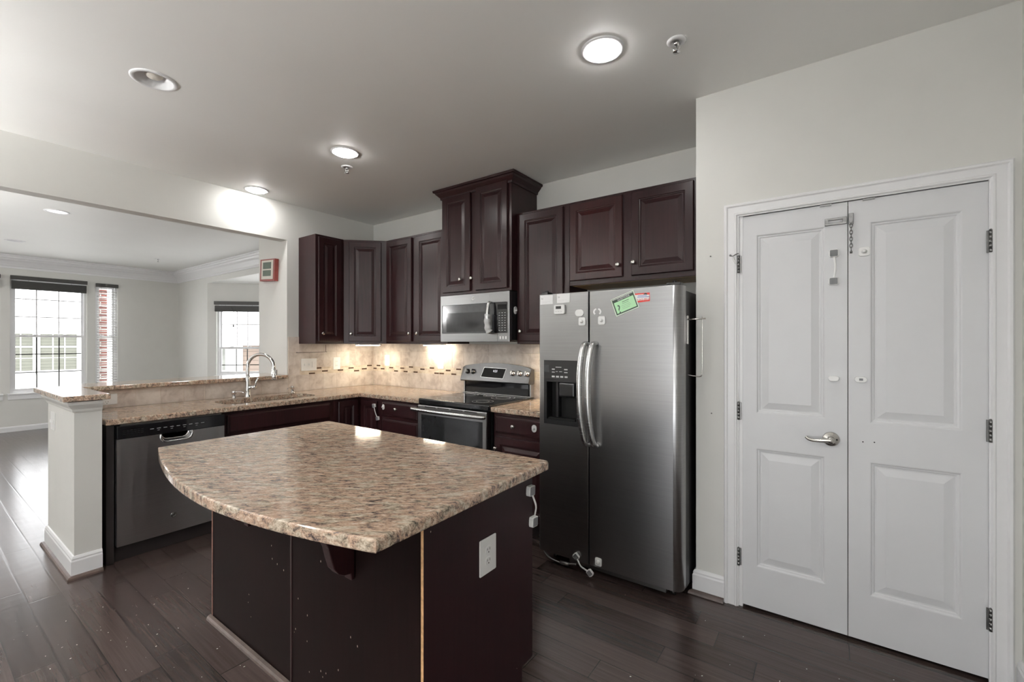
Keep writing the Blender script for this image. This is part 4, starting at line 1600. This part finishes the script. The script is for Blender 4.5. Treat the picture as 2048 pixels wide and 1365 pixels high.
# ================================================================== ISLAND
XI0, XI1, YI0, YI1 = -2.520, -0.998, .933, 1.535
t = root('kitchen_island', 'dark wood kitchen island base', 'island', (-1.76, 1.24, 0))
HI = ZC - TH - .001
obj('body', bx(nb(), XI0 + .012, XI1 - .016, YI0 + .012, YI1 - .022, .10, HI), 'cab', t)
obj('toe_kick', bx(nb(), XI0 + .03, XI1 - .03, YI0 + .03, YI1 - .085, 0, .099), 'kick', t)
xm = -1.759
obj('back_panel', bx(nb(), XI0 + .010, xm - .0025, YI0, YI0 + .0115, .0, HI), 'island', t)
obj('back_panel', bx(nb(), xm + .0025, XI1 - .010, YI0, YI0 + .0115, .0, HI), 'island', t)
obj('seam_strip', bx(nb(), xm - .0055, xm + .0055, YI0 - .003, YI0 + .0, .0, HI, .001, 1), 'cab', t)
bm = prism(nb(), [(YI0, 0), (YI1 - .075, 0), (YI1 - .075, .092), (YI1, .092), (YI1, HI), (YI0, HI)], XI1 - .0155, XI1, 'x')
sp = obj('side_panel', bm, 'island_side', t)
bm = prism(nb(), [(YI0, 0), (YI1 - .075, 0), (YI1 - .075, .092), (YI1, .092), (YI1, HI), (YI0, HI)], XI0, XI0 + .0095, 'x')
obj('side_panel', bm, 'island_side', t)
obj('chipped_edge', bx(nb(), XI1 - .010, XI1 + .0005, YI0 - .0012, YI0 + .0, .0, HI), 'raw_edge', t, label='bare chipped corner edge')
obj('rubbed_edge', bx(nb(), XI0 + .0, XI0 + .0095, YI0 - .002, YI0 - .0, .0, HI), 'red_edge', t)
bm = nb()
sweep_profile(bm, [(0, 0), (.020, 0), (.018, .010), (.012, .017), (0, .021)], XI0 - .01, XI1 - .01, 'x', YI0 - .0032, -1)
obj('shoe_moulding', bm, 'quarter_round', t)
# fronts facing the range
for (a, b) in ((XI0 + .03, -2.03), (-2.01, -1.52), (-1.50, XI1 - .02)):
    for kind, z0, z1 in (('drawer', .715, .85), ('door', .13, .695)):
        bm = (slab_front if kind == 'drawer' else cab_door)(nb(), -b, -a, z0, z1)
        bm.transform(T(0, YI1 - .0215, 0) @ Matrix.Rotation(PI, 4, 'Z'))
        o = obj(kind, bm, 'cab', t)
        kb = knob_bm(-(a + b) / 2 if kind == 'drawer' else -b + .03, (z0 + z1) / 2 if kind == 'drawer' else .64)
        kb.transform(T(0, YI1 - .0215, 0) @ Matrix.Rotation(PI, 4, 'Z'))
        obj('knob', kb, 'nickel', o)
# corbels
for cx in (-2.118, -1.356):
    prof = [(0, HI - .001), (0, .566), (-.012, .566), (-.016, .590), (-.040, .594), (-.060, .606), (-.078, .630), (-.088, .664), (-.098, .705), (-.118, .75), (-.150, .785), (-.19, .805), (-.225, .820), (-.235, .845), (-.235, HI - .001)]
    bm = prism(nb(), [(YI0 - .0032 + a, z) for a, z in prof], cx - .021, cx + .021, 'x', 0, .003, 2)
    obj('corbel', bm, 'cab', t)
# outlet on the island side


def wall_plate(name, label, cat, p, nrm, w, h, kind, gang=1, group=None):
    p, nrm = Vector(p), Vector(nrm)
    mm = basis(p, nrm)
    t = root(name, label, cat, p, 0, group)
    b = prism(nb(), rrect(-w / 2, w / 2, -h / 2, h / 2, .004, 3), 0, .005, 'y', 0, .002, 2)
    b.transform(mm)
    obj('plate', b, 'white_plastic', t)
    for g in range(gang):
        ox = (g - (gang - 1) / 2) * .046
        if kind[g] == 'duplex':
            for oz in (-.0195, .0195):
                b = prism(nb(), rrect(ox - .0165, ox + .0165, oz - .0145, oz + .0145, .012, 6), .005, .0066, 'y', 0, .0005, 1)
                b.transform(mm)
                so = obj('socket', b, 'white_plastic', t)
                b = nb()
                bx(b, ox - .0075, ox - .0055, .0064, .0069, oz - .001, oz + .008)
                bx(b, ox + .0055, ox + .0075, .0064, .0069, oz + .000, oz + .007)
                cyl(b, (ox, .0064, oz - .0075), (ox, .0069, oz - .0075), .0025, 10)
                b.transform(mm)
                obj('slot', b, 'print_dark', so)
        elif kind[g] == 'rocker':
            b = bx(nb(), ox - .0165, ox + .0165, .005, .0065, -.033, .033, .001, 1)
            bx(b, ox - .013, ox + .013, .0065, .009, -.028, .028, .003, 2)
            b.transform(mm)
            obj('rocker', b, 'white_plastic', t)
        elif kind[g] == 'gfci':
            b = bx(nb(), ox - .0165, ox + .0165, .005, .0068, -.033, .033, .001, 1)
            b.transform(mm)
            so = obj('socket', b, 'white_plastic', t)
            b = nb()
            for oz in (-.021, .021):
                bx(b, ox - .0075, ox - .0055, .0066, .0072, oz - .004, oz + .005)
                bx(b, ox + .0055, ox + .0075, .0066, .0072, oz - .004, oz + .004)
            b.transform(mm)
            obj('slot', b, 'print_dark', so)
        else:
            b = bx(nb(), ox - .005, ox + .005, .005, .014, -.010, .010, .002, 2)
            b.transform(mm)
            obj('toggle', b, 'white_plastic', t)
    return t


wall_plate('power_outlet', 'white duplex outlet on the island side panel', 'outlet', (XI1, 1.2395, .624), (1, 0, 0), .092, .128, ['duplex'])
latch('child latch on the upper rear edge of the island side', (-1.0, 1.510, .782), (-1.0, 1.531, .650), (1, 0, 0), (.012, .008, 0), .040, .020, 'grey_pad_light', rot=-.05)
wall_plate('light_switch', 'white switch plate on the end face of the white post', 'switch', (-4.188, .62, .864), (0, -1, 0), .115, .118, ['toggle', 'toggle'], 2)
wall_plate('light_switch', 'three gang switch plate on tiles under left hanging cabinet', 'switch', (XL + BS, 2.445, 1.163), (1, 0, 0), .163, .122, ['rocker', 'toggle', 'toggle'], 3)
wall_plate('power_outlet', 'white outlet on the left wall tiles nearest the corner', 'outlet', (XL + BS, 2.753, 1.164), (1, 0, 0), .082, .128, ['gfci'])
wall_plate('light_switch', 'white switch on the back tiles next to the room corner', 'switch', (-4.025, YB - BS, 1.186), (0, -1, 0), .085, .120, ['rocker'])
wall_plate('power_outlet', 'white outlet on the back tiles left of the range', 'outlet', (-3.195, YB - BS, 1.182), (0, -1, 0), .085, .126, ['gfci'])
wall_plate('power_outlet', 'white outlet in the tile row below the raised bar', 'outlet', (XL + BS, .905, .970), (1, 0, 0), .118, .078, ['duplex'])

# framed sign on the opening side wall
t = root('framed_sign', 'small red framed picture on the side of the opening', 'picture frame', (-4.60, 2.229, 2.005))
RS = T(-4.595, 2.229, 2.113) @ Matrix.Rotation(.06, 4, 'Y')


def spiece(name, q, y0, y1, mat):
    b = bx(nb(), q[0], q[1], y0, y1, q[2], q[3], .001, 1)
    b.transform(RS)
    return obj(name, b, mat, t)


spiece('box', (-.146, .146, -.110, .110), -.040, 0, 'red_wood')
spiece('mat_board', (-.118, .118, -.092, .098), -.0415, -.0395, 'mat_board')
spiece('print', (-.085, .080, .012, .078), -.0425, -.0410, 'green_print')
spiece('print', (-.085, .080, -.060, -.002), -.0425, -.0410, 'green_print')


# ================================================================== CEILING FITTINGS
def ceiling_trim(bm, x, y, ro=.098, ri=.076):
    lathe(bm, (x, y, H), (0, 0, -1), [(ro, 0), (ro, .003), (ro - .006, .006), (ri + .004, .006), (ri, .003), (ri, 0)], 40, close=False)


for (x, y, lab) in ((-.857, 1.912, 'lit recessed ceiling light above the refrigerator'),
                    (-2.806, 1.874, 'lit recessed ceiling light above the island back edge'),
                    (-4.131, 1.876, 'lit recessed ceiling light beside the ceiling beam'),
                    (-.9, -.6, 'added recessed fill light behind the viewer on the right'),  # this and the next two are unseen, added for fill light
                    (-2.8, -.8, 'added recessed fill light behind the viewer by the beam'),
                    (-1.2, -2.5, 'added recessed fill light at the unseen rear of the room'),
                    ):
    t = root('recessed_light', lab, 'ceiling light', (x, y, H), 0, 'recessed lights')
    b = nb()
    ceiling_trim(b, x, y)
    obj('trim_ring', b, 'trim', t)
    b = lathe(nb(), (x, y, H), (0, 0, -1), [(.0745, .001), (.0745, .007), (.070, .012), (.055, .017), (.03, .020), (0, .0205)], 36)
    obj('lens', b, 'lamp', t)
t = root('recessed_light', 'unlit recessed eyeball light with a visible bulb', 'ceiling light', (-2.832, .784, H), 0, 'recessed lights')
b = nb()
ceiling_trim(b, -2.832, .784, .100, .080)
obj('trim_ring', b, 'trim', t)
b = lathe(nb(), (-2.832, .784, H), (0, 0, 1), [(.082, 0), (.074, .03), (.055, .055), (.045, .075), (0, .076)], 36, close=False)
obj('reflector', b, 'trim', t)
b = lathe(nb(), (-2.832, .784, H + .076), (0, 0, -1), [(.016, 0), (.018, .02), (.036, .045), (.038, .056), (.028, .064), (0, .066)], 28)
obj('bulb', b, 'mat_board', t)
for (x, y, lab, mt) in ((-8.78, .942, 'unlit recessed light in the far living room ceiling', 'mat_board'), (-6.485, .985, 'living room recessed light just beyond the beam', 'lamp_low')):
    t = root('recessed_light', lab, 'ceiling light', (x, y, H), 0, 'recessed lights')
    b = nb()
    ceiling_trim(b, x, y, .098, .072)
    obj('trim_ring', b, 'trim', t)
    b = lathe(nb(), (x, y, H), (0, 0, 1), [(.0735, 0), (.066, .03), (.05, .06), (0, .061)], 36, close=False)
    obj('reflector', b, 'trim' if mt != 'lamp_low' else 'lamp_low', t)

for (x, y, lab) in ((-3.7, -1.5, 'torchiere uplight added for fill behind the viewer near the beam'), (-.2, -1.6, 'torchiere uplight added for fill behind the viewer at the right'),
                    (-6.0, -1.3, 'torchiere uplight added for fill in the unseen half of the living room')):
    t = root('fill_floor_lamp', lab, 'fill lamp', (x, y, 0))  # invented uplights out of view, there to brighten ceiling and rooms
    obj('base', lathe(nb(), (x, y, 0), (0, 0, 1), [(.14, 0), (.14, .012), (.12, .022), (.02, .03), (0, .03)], 32), 'wall', t)
    obj('pole', cyl(nb(), (x, y, .03), (x, y, 1.70), .012, 14), 'wall', t)
    obj('bowl', lathe(nb(), (x, y, 1.69), (0, 0, 1), [(.02, 0), (.09, .02), (.16, .07), (.19, .13), (.184, .13), (.155, .076), (.088, .027), (.0, .02)], 36), 'wall', t)
    br_ = .14 if -5 < x < -1 else .105
    obj('bulb_plate', lathe(nb(), (x, y, 1.77), (0, 0, 1), [(br_, 0), (br_, .004), (0, .006)], 32), 'globe', t)

x, y = -7.6, -1.9  # unseen globe, added to brighten the living room
t = root('fill_pendant', 'globe pendant added for fill in the unseen half of the living room', 'pendant light', (x, y, H))
obj('canopy', lathe(nb(), (x, y, H), (0, 0, -1), [(.06, 0), (.06, .01), (.045, .025), (0, .027)], 28), 'nickel', t)
obj('rod', cyl(nb(), (x, y, H - .025), (x, y, H - .50), .006, 12), 'nickel', t)
obj('globe', lathe(nb(), (x, y, H - .50), (0, 0, -1), [(.17 * math.sin(PI * i / 16), .17 - .17 * math.cos(PI * i / 16)) for i in range(17)], 32), 'fill_globe', t)


def sprinkler(x, y, label):
    t = root('sprinkler_head', label, 'sprinkler', (x, y, H), 0, 'ceiling sprinklers')
    obj('escutcheon', lathe(nb(), (x, y, H), (0, 0, -1), [(.042, 0), (.042, .003), (.034, .007), (.022, .008), (.02, .004), (0, .004)], 28), 'trim', t)
    b = lathe(nb(), (x, y, H - .004), (0, 0, -1), [(.012, 0), (.012, .012), (.009, .014), (0, .014)], 16)
    for s in (-1, 1):
        tube(b, smooth_path([(x + s * .010, y, H - .016), (x + s * .014, y, H - .03), (x + s * .004, y, H - .046)]), .0025, 8)
    obj('frame', b, 'chrome', t)
    obj('deflector', lathe(nb(), (x, y, H - .046), (0, 0, -1), [(.006, 0), (.016, .002), (.016, .004), (0, .005)], 16), 'chrome', t)
    obj('glass_bulb', cyl(nb(), (x, y, H - .019), (x, y, H - .044), .003, 10), 'steel_dark', t)


sprinkler(-.561, 2.049, 'fire sprinkler head nearest the double doors')
sprinkler(-3.025, 2.037, 'fire sprinkler head near the ceiling beam')
sprinkler(-8.815, 2.491, 'fire sprinkler head on the far living room ceiling')


# under-cabinet lights
def under_light(label, p, rot, w, d=.05):
    t = root('under_cabinet_light', label, 'under cabinet light', p, rot, 'under cabinet lights')
    obj('housing', bx(nb(), -w / 2, w / 2, -d / 2, d / 2, -.012, -.0005, .002, 1), 'white_plastic', t, True)
    obj('lens', bx(nb(), -w / 2 + .01, w / 2 - .01, -d / 2 + .008, d / 2 - .008, -.0165, -.0125), 'under', t, True)


under_light('glowing light bar under the diagonal corner cabinet', (-3.99, 2.94, ZU - .003), PI / 4, .26, .036)
under_light('glowing light bar under the cabinet left of the microwave', (-3.20, 3.13, ZU - .003), 0, .30, .030)
under_light('glowing light bar under the cabinet right of the microwave', (-1.72, 3.10, ZU - .0035), 0, .26)


# ================================================================== WINDOWS
def sash_window(name, mtx, w, z0, z1, rail_z, bars_v, bars_up, bars_lo, label, lower_dark=True):
    """double hung window. local: x 0..w, y 0 = room face of the wall, +y outwards; world z."""
    o = bpy.data.objects.new(name, None)
    COL.objects.link(o)
    props(o, label, 'window', None, 'structure')
    o.matrix_world = mtx
    o.location = mtx.translation
    o.rotation_euler = mtx.to_euler()
    WM[o.name] = mtx.copy()

    def add(nm, b, mat, par=None):
        x = obj(nm, b, mat, par or o, True)
        return x
    b = grid_wall(nb(), (0, w), (z0, z1), .035, .10, [(.034, w - .034, z0 + .034, z1 - .034)])
    add('frame', b, 'trim')
    b = bx(nb(), -.03, w + .03, -.03, .036, z0 - .022, z0 + .003, .004, 2)
    bx(b, -.025, w + .025, -.014, -.0005, z0 - .095, z0 - .0225, .003, 2)
    add('sill', b, 'trim')
    for nm, za, zb, yy in (('upper_sash', rail_z, z1 - .034, .075), ('lower_sash', z0 + .034, rail_z + .03, .050)):
        b = grid_wall(nb(), (.034, w - .034), (za, zb), yy, yy + .024, [(.062, w - .062, za + .034, zb - .034)])
        s = add(nm, b, 'trim')
        b = bx(nb(), .063, w - .063, yy + .010, yy + .014, za + .035, zb - .035)
        add('pane', b, 'pane', s)
        bars = nb()
        hs = bars_up if nm == 'upper_sash' else bars_lo
        for v in bars_v:
            bx(bars, v - .008, v + .008, yy + .006, yy + .0095, za + .034, zb - .034)
        for h_ in hs:
            bx(bars, .062, w - .062, yy + .0062, yy + .0093, h_ - .008, h_ + .008)
        add('grille', bars, 'trim' if nm == 'upper_sash' else 'blind', s)
    for cx in (w * .32, w * .70):
        add('sash_lock', bx(nb(), cx - .025, cx + .025, .035, .049, rail_z + .030, rail_z + .042, .003, 2), 'trim')
    return o


MW_ = Matrix.Translation((XW, 0, 0)) @ Matrix.Rotation(PI / 2, 4, 'Z')   # local x -> world y, local y -> -x
sash_window('window_1', MW_ @ T(1.056, 0, 0), .877, .59, 2.40, 1.475, (.293, .548), (2.08, 1.796), (1.20, .908), 'large grilled window at the far left of the living room')
sash_window('window_2', MW_ @ T(2.041, 0, 0), .294, .60, 2.40, 1.475, (), (), (), 'narrow sidelight window behind lowered slats')
sash_window('window_3', T(-8.949, 3.24, 0) @ R45 @ T(.145, 0, 0), .755, .80, 2.10, 1.275, (.302, .483), (1.714,), (.985,), 'window in the slanted bay wall beyond the bar')
sash_window('window_4', MW_ @ T(.08, 0, 0), .875, .59, 2.40, 1.475, (.293, .548), (2.08, 1.796), (1.20, .908), 'window mostly outside the picture at its left edge')
sash_window('window_5', T(-8.171, 4.018, 0) @ T(.13, 0, 0), 1.50, .80, 2.10, 1.275, (.4, .75, 1.1), (1.714,), (.985,), 'wide bay front window hidden by the wall block')
bm = grid_wall(nb(), (-2.0, .4), (.02, 2.12), FY - .09, FY - .03, [(-1.94, -.83, .10, 2.06), (-.77, .34, .10, 2.06)])
structure('window_added', bm, 'trim', 'unseen patio opening added behind the viewer for daylight', 'window')  # frame of the rear opening, added to let fill daylight in


def blind(label, mtx, w, ztop, drop_to, slats_lowered=False, wand=None):
    t = root('window_blind', label, 'blind', mtx.translation, 0, 'charcoal window blinds')
    WM[t.name] = mtx.copy()
    t.location = mtx.translation
    t.rotation_euler = mtx.to_euler()
    obj('headrail', bx(nb(), -.005, w + .005, -.048, -.006, ztop - .060, ztop, .003, 2), 'blind', t, True)
    b = nb()
    if not slats_lowered:
        n = int((ztop - .075 - drop_to) / .0042)
        for k in range(n):
            z = drop_to + k * .0042
            o_ = .0015 * math.sin(k * 1.7)
            bx(b, .006 + o_, w - .006 + o_, -.042 + o_, -.010 + o_, z, z + .0032)
        obj('slat_stack', b, 'blind', t, True)
    else:
        n = int((ztop - .075 - drop_to) / .0435)
        for k in range(n):
            z = drop_to + .02 + k * .0435
            s = nb()
            bx(s, .012, w - .012, -.0225, .0225, -.0014, .0014)
            s.transform(T(0, -.018, z) @ Matrix.Rotation(math.radians(20), 4, 'X'))
            merge(b, s)
        obj('slats', b, 'slat', t, True)
        obj('bottom_rail', bx(nb(), .012, w - .012, -.040, -.006, drop_to - .016, drop_to, .003, 2), 'slat', t, True)
    b = nb()
    for cx in (w * .22, w * .78):
        cyl(b, (cx, -.026, drop_to), (cx, -.026, ztop - .05), .0016, 6)
    obj('lift_cord', b, 'blind', t, True)
    if wand:
        b = tube(nb(), smooth_path([(wand, -.05, ztop - .10), (wand + .04, -.052, ztop - .19), (wand + .045, -.052, ztop - .30), (wand + .035, -.052, ztop - .42)]), .004, 8)
        lathe(b, (wand + .035, -.052, ztop - .46), (0, 0, 1), [(0, 0), (.012, .01), (.012, .035), (.003, .045)], 10)
        obj('pull_cord', b, 'blind', t, True)
    return t


blind('charcoal blind raised to the top of the large living room window', MW_ @ T(1.062, 0, 0), .865, 2.430, 2.222)
blind('lowered open slat blind in the narrow sidelight window', MW_ @ T(2.046, 0, 0), .284, 2.412, .645, True)
blind('charcoal blind raised over the bay window', T(-8.949, 3.24, 0) @ R45 @ T(.128, 0, 0), .79, 2.118, 1.935, False, .28)
blind('charcoal blind whose tip shows at the left picture edge', MW_ @ T(.086, 0, 0), .865, 2.432, 2.222)

# ================================================================== OUTSIDE
bm = bx(nb(), -60, 20, -40, 50, -3.3, -3.1)
structure('ground', bm, 'yard', 'pale paving far below the windows', 'ground')
bm = bx(nb(), -11.3, -11.0, 2.03, 2.335, -3.1, 2.9)
thing('brick_pier', bm, 'brick', 'red brick pier just outside the narrow sidelight', 'brick wall')
t = root('neighbor_house', 'white house with wide grilled windows seen through the large window', 'house', (-21, 2.5, -3.1))
obj('wall', bx(nb(), -22.5, -20.02, -1.5, 4.6, -3.1, 1.74), 'house_white', t)
obj('roof', prism(nb(), [(-22.8, 1.741), (-19.8, 1.741), (-21.2, 2.1)], -1.7, 4.8, 'y'), 'roof', t)
for ya_, yb_, gs in ((1.45, 2.51, (1.75, 2.26)), (2.67, 3.50, (2.95, 3.22)), (-.6, .6, (-.2, .2))):
    b = grid_wall(nb(), (ya_ - .10, yb_ + .10), (.42, 1.70), -20.05, -19.98, [(ya_, yb_, .52, 1.66)], axis='x')
    f = obj('window', b, 'house_white', t)
    obj('pane', bx(nb(), -20.03, -20.012, ya_, yb_, .52, 1.66), 'shade_slats', f)
    b = nb()
    for g in gs:
        bx(b, -20.011, -19.995, g - .012, g + .012, .52, 1.66)
    bx(b, -20.0112, -19.9948, ya_, yb_, 1.235, 1.28)
    bx(b, -20.0111, -19.9949, ya_, yb_, .90, .915)
    obj('grille', b, 'house_white', f)
b = nb()
for ya_, yb_ in ((1.2, 2.45), (2.6, 3.7)):
    b = grid_wall(b, (ya_, yb_), (-.6, .26), -20.04, -19.99, [(ya_ + .06, yb_ - .06, -.54, .20)], axis='x')
obj('panel_moulding', b, 'house_white', t)
# tan house through the bay window
MB = T(-15.1, 6.4, 0) @ R45
t = root('neighbor_house', 'tan sided house seen through the bay window', 'house', (-15.1, 6.4, -3.1))


def mb(b):
    b.transform(MB)
    return b


obj('wall', mb(bx(nb(), .02, 3.0, .0, 2.0, -3.1, 1.30)), 'siding', t)
obj('wall', mb(bx(nb(), -3.0, -.18, .0, 2.0, -3.1, 1.30)), 'house_white', t)
obj('corner_board', mb(bx(nb(), -.20, .05, -.03, .02, -3.1, 1.30)), 'house_white', t)
obj('roof', mb(prism(nb(), [(-.2, 1.301), (2.2, 1.301), (1.0, 1.36)], -3.2, 3.2, 'x')), 'roof', t)
f = obj('window', mb(grid_wall(nb(), (-1.2, -.32), (.42, 1.26), -.05, .0, [(-1.1, -.44, .52, 1.2)])), 'house_white', t)
obj('pane', mb(bx(nb(), -1.1, -.44, -.02, -.005, .52, 1.2)), 'house_glass', f)

# ================================================================== FLOOR CRUMBS
bm = nb()
rnd = random.Random(3)
spots = []
for _ in range(34):
    spots.append((rnd.uniform(-3.3, -2.6), rnd.uniform(.3, 1.2)))
    spots.append((rnd.uniform(-3.0, -1.9), rnd.uniform(.5, .88)))
    spots.append((rnd.uniform(-.92, .4), rnd.uniform(1.3, 2.4)))
for x, y in spots:
    s = rnd.choice((.0008, .0011, .0014, .0024))
    tt = nb()
    bmesh.ops.create_icosphere(tt, subdivisions=1, radius=s)
    tt.transform(T(x, y, s * .45) @ Matrix.Rotation(rnd.random() * 3, 4, 'Z') @ Matrix.Diagonal((1.6, .8, .45, 1)))
    merge(bm, tt)
o = thing('floor_crumbs', bm, 'crumb', 'pale crumbs scattered over the dark floor', 'crumbs')
o['kind'] = 'stuff'
